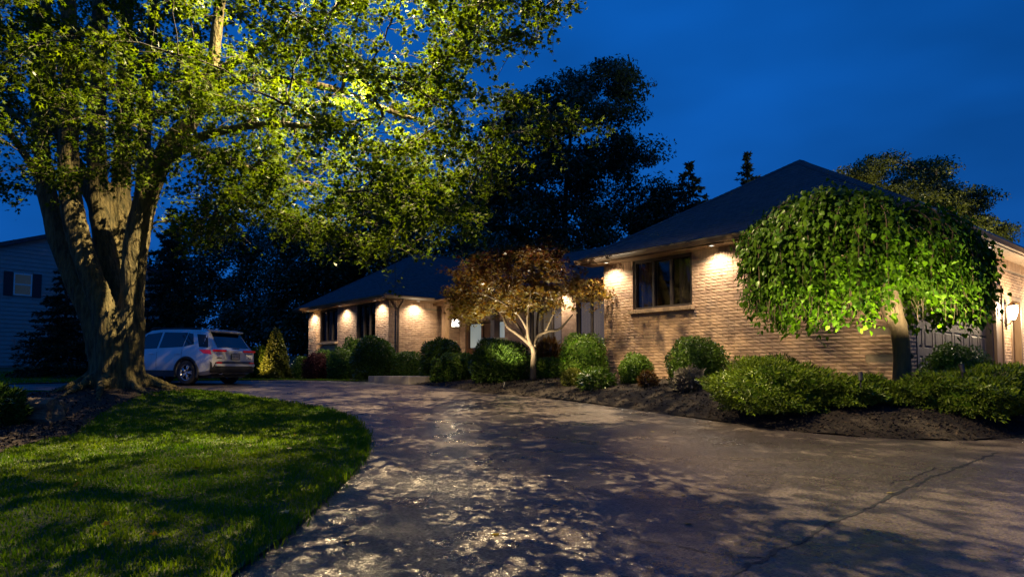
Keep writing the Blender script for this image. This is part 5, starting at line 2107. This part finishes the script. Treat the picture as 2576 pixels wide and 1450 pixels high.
ws0, ws1 = n_s(28), n_s(75)
NYw = nP[1] + nd[1] * (ws0 + ws1) / 2
wz0, wz1 = at(50, 743, NYw)[2] - nz, at(50, 688, NYw)[2] - nz
bh = 0.215
k = 0
while True:
    z = -0.05 + k * bh
    if z > za + 1.55:
        break
    lim0, lim1 = 0.0, NLn
    if z > za - 0.1:
        t = (z + 0.12 - za) / 1.7
        lim0, lim1 = NLn / 2 * t, NLn - NLn / 2 * t
    segs = [(lim0, lim1)]
    if z + bh > wz0 - 0.05 and z < wz1 + 0.05:
        segs = [(lim0, ws0 - 0.05), (ws1 + 0.05, lim1)]
    for s0, s1 in segs:
        if s1 - s0 < 0.1:
            continue
        mb = MB()
        v = np.array([[s0, -0.02, z], [s1, -0.02, z], [s1, 0.028, z], [s0, 0.028, z], [s0, -0.02, z + bh + 0.01], [s1, -0.02, z + bh + 0.01], [s1, -0.005, z + bh + 0.01], [s0, -0.005, z + bh + 0.01]])
        mb.add(nfr(v), [(0, 1, 2, 3), (3, 2, 6, 7), (4, 7, 6, 5), (0, 3, 7, 4), (1, 5, 6, 2)])
        mb.build("board", M["siding"], nb)
    k += 1
nw = empty("window", (0, 0, 0))
nw.parent = nb
mb = MB()
f_ = 0.06
mb.box(ws0, ws0 + f_, -0.02, 0.06, wz0, wz1, nfr)
mb.box(ws1 - f_, ws1, -0.02, 0.06, wz0, wz1, nfr)
mb.box(ws0 + f_, ws1 - f_, -0.02, 0.06, wz1 - f_, wz1, nfr)
mb.box(ws0 + f_, ws1 - f_, -0.02, 0.06, wz0, wz0 + f_, nfr)
mb.box(ws0 + f_, ws1 - f_, -0.02, 0.05, (wz0 + wz1) / 2 - 0.03, (wz0 + wz1) / 2 + 0.03, nfr)
mb.build("frame", M["white_paint"], nw)
for zz0, zz1 in ((wz0 + f_, (wz0 + wz1) / 2 - 0.03), ((wz0 + wz1) / 2 + 0.03, wz1 - f_)):
    mb = MB()
    mb.box(ws0 + f_, ws1 - f_, -0.015, 0.012, zz0, zz1, nfr)
    mb.build("pane", M["neighbour_glass"], nw)
sw = (ws1 - ws0) * 0.48
for s0 in (ws0 - sw - 0.03, ws1 + 0.03):
    mb = MB()
    mb.box(s0, s0 + sw, 0.03, 0.065, wz0 - 0.05, wz1 + 0.05, nfr)
    sh = mb.build("shutter", M["shutter"], nb)
mb = MB()
for s, dz in ((-0.35, -0.16), (NLn / 2, 1.75), (NLn + 0.35, -0.16)):
    pass
rv = np.array([[-0.4, 0.3, za - 0.10], [NLn / 2, 0.3, za + 1.78], [NLn + 0.4, 0.3, za - 0.10], [-0.4, -6.3, za - 0.10], [NLn / 2, -6.3, za + 1.78], [NLn + 0.4, -6.3, za - 0.10]])
lowr = rv - np.array([0, 0, 0.22])
mb.add(nfr(np.vstack([rv, lowr])), [(0, 1, 4, 3), (1, 2, 5, 4), (6, 9, 10, 7), (7, 10, 11, 8), (0, 6, 7, 1), (1, 7, 8, 2), (3, 4, 10, 9), (4, 5, 11, 10), (0, 3, 9, 6), (2, 8, 11, 5)])
mb.build("roof", M["shingle"], nb)
ms = n_s(38)
mb = MB()
mb.box(ms - 0.02, ms + 0.22, 0.03, 0.18, 0.95, 1.35, nfr)
mb.box(ms + 0.06, ms + 0.13, 0.03, 0.09, -0.2, 0.95, nfr)
mb.build("meter_box", M["siding"], nb)

# ------------------------------------------------------------------ concrete landing
lan = empty("landing", hc(14.6, -1.0, 1.3))
tag(lan, "low concrete landing step at the driveway edge leading to the entrance", "step")
outl = [(16.3, 1.8), (16.3, -1.6), (15.9, -2.15), (15.2, -2.32), (14.2, -2.35), (13.2, -2.25), (12.8, -1.9), (12.8, 1.8)]
ol = np.array([hc(a, b) for a, b in outl])
n = len(ol)
lc_ = np.array(lan.location[:])
mb = MB()
mid = ol.mean(0)
inn = ol + (mid - ol) * 0.012
v = np.vstack([np.column_stack([ol, np.full(n, 1.15)]), np.column_stack([ol, np.full(n, 1.505)]), np.column_stack([inn, np.full(n, 1.52)])]) - lc_
mb.add(v, [(i, (i + 1) % n, n + (i + 1) % n, n + i) for i in range(n)] + [(n + i, n + (i + 1) % n, 2 * n + (i + 1) % n, 2 * n + i) for i in range(n)] + [tuple(range(2 * n, 3 * n))])
mb.build("slab", M["concrete"], lan)

# ================================================================== the parked car
car = empty("parked_car", (0, 0, 0))
tag(car, "silver sport utility car parked on the lane seen from behind", "car")
ST = np.array([
    # y, zlow, hw, zbelt, zroof, hwroof
    [-2.30, 0.52, 0.80, 0.99, 1.015, 0.70], [-2.27, 0.42, 0.86, 1.01, 1.06, 0.70], [-2.20, 0.36, 0.90, 1.03, 1.15, 0.70], [-2.05, 0.30, 0.92, 1.04, 1.36, 0.665], [-1.88, 0.28, 0.928, 1.05, 1.60, 0.63],
    [-1.5, 0.26, 0.93, 1.05, 1.638, 0.62], [-0.8, 0.25, 0.93, 1.04, 1.678, 0.625], [0.0, 0.25, 0.928, 1.02, 1.69, 0.625], [0.5, 0.25, 0.926, 1.00, 1.655, 0.615], [0.9, 0.25, 0.925, 0.99, 1.50, 0.63],
    [1.25, 0.25, 0.92, 0.98, 1.22, 0.69], [1.45, 0.25, 0.918, 0.97, 1.06, 0.75], [1.8, 0.27, 0.90, 0.93, 0.98, 0.77], [2.1, 0.33, 0.85, 0.86, 0.92, 0.72], [2.27, 0.42, 0.76, 0.76, 0.82, 0.62], [2.31, 0.5, 0.68, 0.68, 0.74, 0.55]])


def st(y):
    return [np.interp(y, ST[:, 0], ST[:, i]) for i in range(1, 6)]


def section(y):
    zl, hw, zb, zr, hr = st(y)
    return [(hw * 0.86, zl), (hw * 0.97, zl + 0.10), (hw, zl + (zb - zl) * 0.45), (hw * 0.992, zl + (zb - zl) * 0.78), (hw * 0.965, zb), (hr + (hw * 0.965 - hr) * 0.13, zb + (zr - zb) * 0.86), (hr - 0.07, zr - 0.012 * (zr > 1.2)), (hr * 0.5, zr + 0.008), (0, zr + 0.012)]


ysamp = np.unique(np.concatenate([np.linspace(-2.30, 2.31, 52), ST[:, 0]]))
bm = bmesh.new()
rings = []
for y in ysamp:
    s = section(y)
    ring = [bm.verts.new((x, y, z)) for x, z in s] + [bm.verts.new((-x, y, z)) for x, z in s[-2::-1]]
    rings.append(ring)
m = len(rings[0])
for i in range(len(rings) - 1):
    for k in range(m):
        k2 = (k + 1) % m
        bm.faces.new((rings[i][k], rings[i][k2], rings[i + 1][k2], rings[i + 1][k]))
bm.faces.new(rings[0])
bm.faces.new(rings[-1][::-1])
bmesh.ops.recalc_face_normals(bm, faces=bm.faces)
me = bpy.data.meshes.new("body")
bm.to_mesh(me)
bm.free()
me.materials.append(M["car_paint"])
body = link("body", me, car)
RA, FA, WR = -1.33, 1.36, 0.36
cut = MB()
for ya in (RA, FA):
    for sx in (-1, 1):
        cut.lathe([(0.0, -0.30), (0.425, -0.30), (0.425, 0.30), (0.0, 0.30)], (sx * 0.85, ya, WR), 28, 'x')
cutter = cut.build("cutter", M["car_black"])
bo = body.modifiers.new("wells", 'BOOLEAN')
bo.object = cutter
bo.operation = 'DIFFERENCE'
bo.solver = 'EXACT'
dg = bpy.context.evaluated_depsgraph_get()
me2 = bpy.data.meshes.new_from_object(body.evaluated_get(dg))
body.modifiers.clear()
body.data = me2
bpy.data.objects.remove(cutter)
me2.materials.clear()
me2.materials.append(M["car_paint"])
me2.polygons.foreach_set("use_smooth", np.ones(len(me2.polygons), bool))
try:
    me2.set_sharp_from_angle(angle=R(32))
except Exception:
    pass


def side_x(y, z):
    s = section(y)
    zs = [p[1] for p in s[:7]]
    xs = [p[0] for p in s[:7]]
    return float(np.interp(z, zs, xs))


def side_patch(name, pts, material, off=0.006, sides=(-1, 1), n=6, parent=None, thick=True):
    """patch on the body side from a quad given as (y,z) corners: lower rear, lower front, upper front, upper rear"""
    for sx in sides:
        mb = MB()
        a, b, c, d = [np.array(p, float) for p in pts]
        v = []
        for i in range(n + 1):
            for j in range(n + 1):
                p = (a * (1 - i / n) + b * i / n) * (1 - j / n) + (d * (1 - i / n) + c * i / n) * j / n
                v.append([sx * (side_x(p[0], p[1]) + off), p[0], p[1]])
        f = [(i * (n + 1) + j, (i + 1) * (n + 1) + j, (i + 1) * (n + 1) + j + 1, i * (n + 1) + j + 1) for i in range(n) for j in range(n)]
        mb.add(np.array(v), f if sx < 0 else [q[::-1] for q in f])
        o = mb.build(name, material, parent or car, True)


# side glass: rear quarter, rear door, front door
side_patch("side_window", [(-1.52, 1.20), (-1.15, 1.13), (-1.15, 1.555), (-1.34, 1.52)], M["car_glass"])
side_patch("side_window", [(-1.12, 1.125), (-0.18, 1.09), (-0.18, 1.585), (-1.12, 1.56)], M["car_glass"])
side_patch("side_window", [(-0.10, 1.085), (0.95, 1.05), (0.52, 1.53), (-0.10, 1.585)], M["car_glass"])
# black pillar band joining the roof, up to the tailgate
side_patch("pillar_trim", [(-2.08, 1.10), (-1.76, 1.12), (-1.44, 1.575), (-1.86, 1.54)], M["car_black"], 0.003)


def top_patch(name, y0, y1, w0, w1, material, off=0.01, n=8):
    mb = MB()
    v = []
    for i in range(n + 1):
        y = y0 + (y1 - y0) * i / n
        w = w0 + (w1 - w0) * i / n
        zr = st(y)[3]
        for j in range(n + 1):
            t = -1 + 2 * j / n
            v.append([w * t, y - 0.004 * (off > 0), zr + off + 0.012 * (1 - t * t)])
    mb.add(np.array(v), [(i * (n + 1) + j, i * (n + 1) + j + 1, (i + 1) * (n + 1) + j + 1, (i + 1) * (n + 1) + j) for i in range(n) for j in range(n)])
    return mb.build(name, material, car, True)


top_patch("rear_window", -2.24, -1.91, 0.64, 0.57, M["car_glass"], 0.012)
top_patch("windscreen", 0.62, 1.40, 0.56, 0.68, M["car_glass"], 0.012)
# spoiler over the rear window
mb = MB()
for sx in (1,):
    v = np.array([[-0.60, -2.06, 1.615], [0.60, -2.06, 1.615], [0.62, -1.80, 1.665], [-0.62, -1.80, 1.665], [-0.58, -2.05, 1.575], [0.58, -2.05, 1.575], [0.60, -1.84, 1.585], [-0.60, -1.84, 1.585]])
    mb.add(v, [(0, 1, 2, 3), (4, 7, 6, 5), (0, 4, 5, 1), (1, 5, 6, 2), (2, 6, 7, 3), (3, 7, 4, 0)])
mb.build("spoiler", M["car_paint"], car)
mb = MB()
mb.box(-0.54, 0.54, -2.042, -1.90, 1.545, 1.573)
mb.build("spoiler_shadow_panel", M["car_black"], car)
# rear bumper: black lower shell with silver insert
mb = MB()
prof = []
for t in np.linspace(-1, 1, 13):
    x = 0.90 * t
    yb = -2.345 + 0.12 * abs(t) ** 5
    prof.append((x, yb))
v = []
for x, yb in prof:
    v += [[x, yb, 0.36], [x, yb - 0.012, 0.50], [x, yb - 0.018, 0.66], [x, yb + 0.02, 0.70], [x, -2.15 + 0.1 * abs(x), 0.36], [x, -2.15 + 0.1 * abs(x), 0.70]]
f = []
for i in range(len(prof) - 1):
    o = i * 6
    for a, b in ((4, 0), (0, 1), (1, 2), (2, 3), (3, 5)):
        f.append((o + a, o + b, o + 6 + b, o + 6 + a))
mb.add(np.array(v), f)
mb.build("rear_bumper", M["car_black"], car, True)
mb = MB()
mb.box(-0.78, 0.78, -2.375, -2.33, 0.56, 0.625)
mb.build("bumper_insert", M["car_paint"], car)
for sx in (-1, 1):
    mb = MB()
    mb.box(sx * 0.66 - 0.09, sx * 0.66 + 0.09, -2.372, -2.33, 0.645, 0.672)
    mb.build("reflector", M["tail_red"], car)
# sills and wheel-arch cladding
for sx in (-1, 1):
    mb = MB()
    mb.box(sx * 0.925 - 0.025, sx * 0.925 + 0.025, RA + 0.44, FA - 0.44, 0.24, 0.42)
    mb.build("sill_cladding", M["car_black"], car)
    for ya in (RA, FA):
        mb = MB()
        n = 20
        v, f = [], []
        for i in range(n + 1):
            a = math.pi * (-0.10 + 1.20 * i / n)
            for rr, xo in ((0.415, 0.905), (0.42, 0.948), (0.475, 0.945), (0.49, 0.915)):
                v.append([sx * xo, ya + rr * math.cos(a), WR + rr * math.sin(a)])
        for i in range(n):
            for k in range(3):
                f.append((i * 4 + k, i * 4 + k + 1, i * 4 + k + 5, i * 4 + k + 4))
        mb.add(np.array(v), f)
        mb.build("wheel_arch", M["car_black"], car, True)
# tail lights wrap round the corners
for sx in (-1, 1):
    side_patch("tail_light", [(-2.25, 0.90), (-1.98, 0.93), (-1.80, 1.045), (-2.21, 1.035)], M["tail_red"], 0.010, (sx,))
    mb = MB()
    mb.box(sx * 0.60 - 0.24, sx * 0.60 + 0.24, -2.325, -2.255, 0.985, 1.045)
    mb.build("tail_light", M["tail_red"], car)
    mb = MB()
    mb.box(sx * 0.58 - 0.16, sx * 0.58 + 0.16, -2.322, -2.27, 0.915, 0.980)
    mb.build("reversing_light", M["tail_clear"], car)
# tailgate recess, plate, badge
mb = MB()
mb.add(np.array([[-0.52, -2.308, 0.965], [0.52, -2.308, 0.965], [0.36, -2.312, 0.72], [-0.36, -2.312, 0.72]]), [(0, 1, 2, 3)])
mb.box(-0.42, 0.42, -2.325, -2.30, 0.955, 0.975)
mb.build("tailgate_trim", M["car_paint"], car)
plate = MB()
plate.box(-0.16, 0.16, -2.338, -2.314, 0.77, 0.915)
plate = plate.build("licence_plate", M["plate_white"], car)
mb = MB()
for (x0, x1, z0_, z1_) in ((-0.175, -0.16, 0.755, 0.93), (0.16, 0.175, 0.755, 0.93), (-0.16, 0.16, 0.755, 0.77), (-0.16, 0.16, 0.915, 0.93)):
    mb.box(x0, x1, -2.342, -2.314, z0_, z1_)
mb.build("plate_frame", M["car_black"], plate)
fc = bpy.data.curves.new("plate_lettering", 'FONT')
fc.body = "HZR 3401"
fc.size = 0.073
fc.align_x = 'CENTER'
fc.extrude = 0.0008
fc.materials.append(M["plate_ink"])
ft_ = link("lettering_source", fc)
dg = bpy.context.evaluated_depsgraph_get()
fm_ = bpy.data.meshes.new_from_object(ft_.evaluated_get(dg))
bpy.data.objects.remove(ft_)
fo_ = link("plate_lettering", fm_, plate)
fo_.location = (0, -2.340, 0.815)
fo_.rotation_euler = (R(90), 0, 0)
mb = MB()
an = np.linspace(0, 2 * math.pi, 25)
mb.tube([(0.058 * math.cos(a), -2.318, 0.945 + 0.036 * math.sin(a)) for a in an], 0.006, 6, False)
mb.tube([(0.024 * math.cos(a), -2.318, 0.947 + 0.033 * math.sin(a)) for a in an], 0.005, 6, False)
mb.tube([(0.05 * math.cos(a), -2.318, 0.958 + 0.014 * math.sin(a)) for a in an], 0.005, 6, False)
mb.build("badge", M["chrome"], car)
for sx, ww in ((-1, 0.20), (1, 0.14)):
    mb = MB()
    mb.box(sx * 0.62 - ww / 2, sx * 0.62 + ww / 2, -2.318, -2.30, 0.795, 0.812)
    mb.build("badge", M["chrome"], car)
# wiper, fin, handles, mirror, exhaust
mb = MB()
mb.box(-0.06, 0.22, -2.275, -2.262, 1.085, 1.10)
mb.build("rear_wiper", M["car_black"], car)
mb = MB()
v = np.array([[0, -1.62, 1.645], [0, -1.42, 1.66], [0, -1.58, 1.735], [0.02, -1.50, 1.65], [-0.02, -1.50, 1.65]])
mb.add(v, [(0, 3, 2), (3, 1, 2), (1, 4, 2), (4, 0, 2)])
mb.build("antenna_fin", M["car_paint"], car)
for sx in (-1, 1):
    for y in (-0.95, 0.05):
        mb = MB()
        xx = side_x(y, 0.90)
        mb.tube([(sx * (xx + 0.004), y - 0.10, 0.90), (sx * (xx + 0.03), y - 0.06, 0.905), (sx * (xx + 0.03), y + 0.06, 0.905), (sx * (xx + 0.004), y + 0.10, 0.90)], 0.013, 6)
        mb.build("door_handle", M["car_paint"], car)
    mb = MB()
    mb.lathe([(0.0, -0.10), (0.06, -0.09), (0.085, 0.0), (0.06, 0.09), (0.0, 0.10)], (sx * 1.0, 0.86, 1.10), 10, 'x')
    mb.build("mirror", M["car_paint"], car, True)
    for y in (-1.135, -0.14):      # door shut lines
        mb = MB()
        vv_ = []
        for z in np.linspace(0.45, 1.05, 8):
            x = side_x(y, z) + 0.0025
            vv_ += [[sx * x, y - 0.006, z], [sx * x, y + 0.006, z]]
        mb.add(np.array(vv_), [(2 * i, 2 * i + 1, 2 * i + 3, 2 * i + 2) for i in range(7)])
        mb.build("door_gap", M["car_black"], car)
    mb = MB()      # roof rail
    mb.tube([(sx * 0.60, -1.55, 1.665), (sx * 0.60, -1.40, 1.70), (sx * 0.60, 0.35, 1.715), (sx * 0.60, 0.5, 1.67)], 0.016, 6)
    mb.build("roof_rail", M["car_black"], car)
mb = MB()
mb.tube([(-0.52, -2.33, 0.33), (-0.52, -2.10, 0.34)], 0.03, 8)
mb.build("exhaust", M["chrome"], car)
mb = MB()
mb.box(-0.70, 0.70, -2.1, 2.0, 0.22, 0.45)
mb.build("underbody", M["car_black"], car)


# wheels
def tyre_me():
    mb = MB()
    mb.lathe([(0.235, -0.105), (0.30, -0.115), (0.345, -0.105), (0.36, -0.075), (0.36, 0.075), (0.345, 0.105), (0.30, 0.115), (0.235, 0.105)], (0, 0, 0), 32, 'x')
    return mb


def rim_me():
    mb = MB()
    mb.lathe([(0.24, -0.10), (0.24, 0.10), (0.225, 0.10), (0.215, 0.03), (0.20, -0.02)], (0, 0, 0), 32, 'x')
    for k in range(5):
        a = k * 2 * math.pi / 5
        for da in (-0.13, 0.13):
            c, s = math.cos(a + da), math.sin(a + da)
            c2, s2 = math.cos(a + da * 0.3), math.sin(a + da * 0.3)
            mb.tube([(0.075, c2 * 0.03, s2 * 0.03), (0.085, c * 0.12, s * 0.12), (0.078, c * 0.225, s * 0.225)], [0.028, 0.026, 0.022], 6)
    mb.lathe([(0.0, 0.10), (0.045, 0.095), (0.05, 0.06)], (0, 0, 0), 14, 'x')
    return mb


ty_me = tyre_me().build("tyre", M["tyre"], None, True)
ri_me = rim_me().build("rim", M["alloy"], None, True)
dm = MB()
dm.lathe([(0.0, -0.01), (0.19, -0.01), (0.19, 0.01), (0.0, 0.01)], (0, 0, 0), 24, 'x')
dk_me = dm.build("brake_disc", M["car_black"], None)
tm_, rm_, dmm = ty_me.data, ri_me.data, dk_me.data
for o in (ty_me, ri_me, dk_me):
    bpy.data.objects.remove(o)
for sx in (-1, 1):
    for ya in (RA, FA):
        w = empty("wheel", (sx * 0.815, ya, WR), 0 if sx > 0 else math.pi)
        w.parent = car
        link("tyre", tm_, w)
        link("rim", rm_, w)
        link("brake_disc", dmm, w)

head = unit(np.array([[-0.93, 0.36]]))[0]
right = np.array([head[1], -head[0]])
rear_left = at(473, 964.5, 20.4)[:2]
cpos = rear_left + right * 0.815 - head * RA
car.location = (float(cpos[0]), float(cpos[1]), float(g0(cpos[0], cpos[1])) + 0.006)
car.rotation_euler = (float(math.atan((float(g0(*(cpos + head * 1.3))) - float(g0(*(cpos - head * 1.3)))) / 2.6)), 0, math.atan2(-head[0], head[1]))

# ------------------------------------------------------------------ fallen leaves on the asphalt
fg = np.random.default_rng(3)
tv, tf = MAPLE
lm = bpy.data.meshes.new("fallen_leaf")
lm.from_pydata((tv * np.array([1, 1, 0.6]) + np.array([0, 0, 0.12])).tolist(), [], [tuple(int(i) for i in q) for q in tf])
at_ = lm.attributes.new("rnd", 'FLOAT', 'POINT')
at_.data.foreach_set("value", np.full(len(tv), 0.6, np.float32))
lm.materials.append(M["litter_leaf"])
for k, (u, v) in enumerate(((1330, 1277), (1120, 1150), (1255, 1345), (1440, 1100), (2070, 1160), (1890, 1085), (1640, 1085), (1720, 1245), (1735, 1320), (870, 1360), (1010, 1175), (1230, 1160), (1180, 1072), (1560, 1140), (1480, 1170), (2230, 1240))):
    p = gh(u, v)
    o = link("fallen_leaf", lm)
    s = 0.055 + 0.03 * fg.random()
    o.location = (p[0], p[1], float(drive_z(p[:1], p[1:2])[0]) + 0.001)
    o.scale = (s, s, s)
    o.rotation_euler = (0.15 * fg.normal(), 0.15 * fg.normal(), 6.28 * fg.random())
    tag(o, "small dry yellowish leaf lying on the asphalt driveway", "leaf", "fallen leaves on the driveway")

for k in range(18):
    p = gh(120 + 720 * fg.random(), 1060 + 330 * fg.random())
    if not in_poly(p[:1], p[1:2], LAWN)[0]:
        continue
    o = link("fallen_leaf", lm)
    s = 0.06 + 0.03 * fg.random()
    o.location = (p[0], p[1], float(g0(p[0], p[1]) + mound(p[0], p[1])) + 0.062)
    o.scale = (s, s, s)
    o.rotation_euler = (0.4 * fg.normal(), 0.4 * fg.normal(), 6.28 * fg.random())
    tag(o, "small dry yellowish leaf caught in the grass of the lawn", "leaf", "fallen leaves on the lawn")

for o in scene.objects:
    if o.type == 'MESH' and o.name.startswith("lawn"):
        o["kind"] = "structure"
print("objects", len(scene.objects), "tris", sum(len(o.data.loop_triangles) if False else len(o.data.polygons) for o in scene.objects if o.type == 'MESH'))
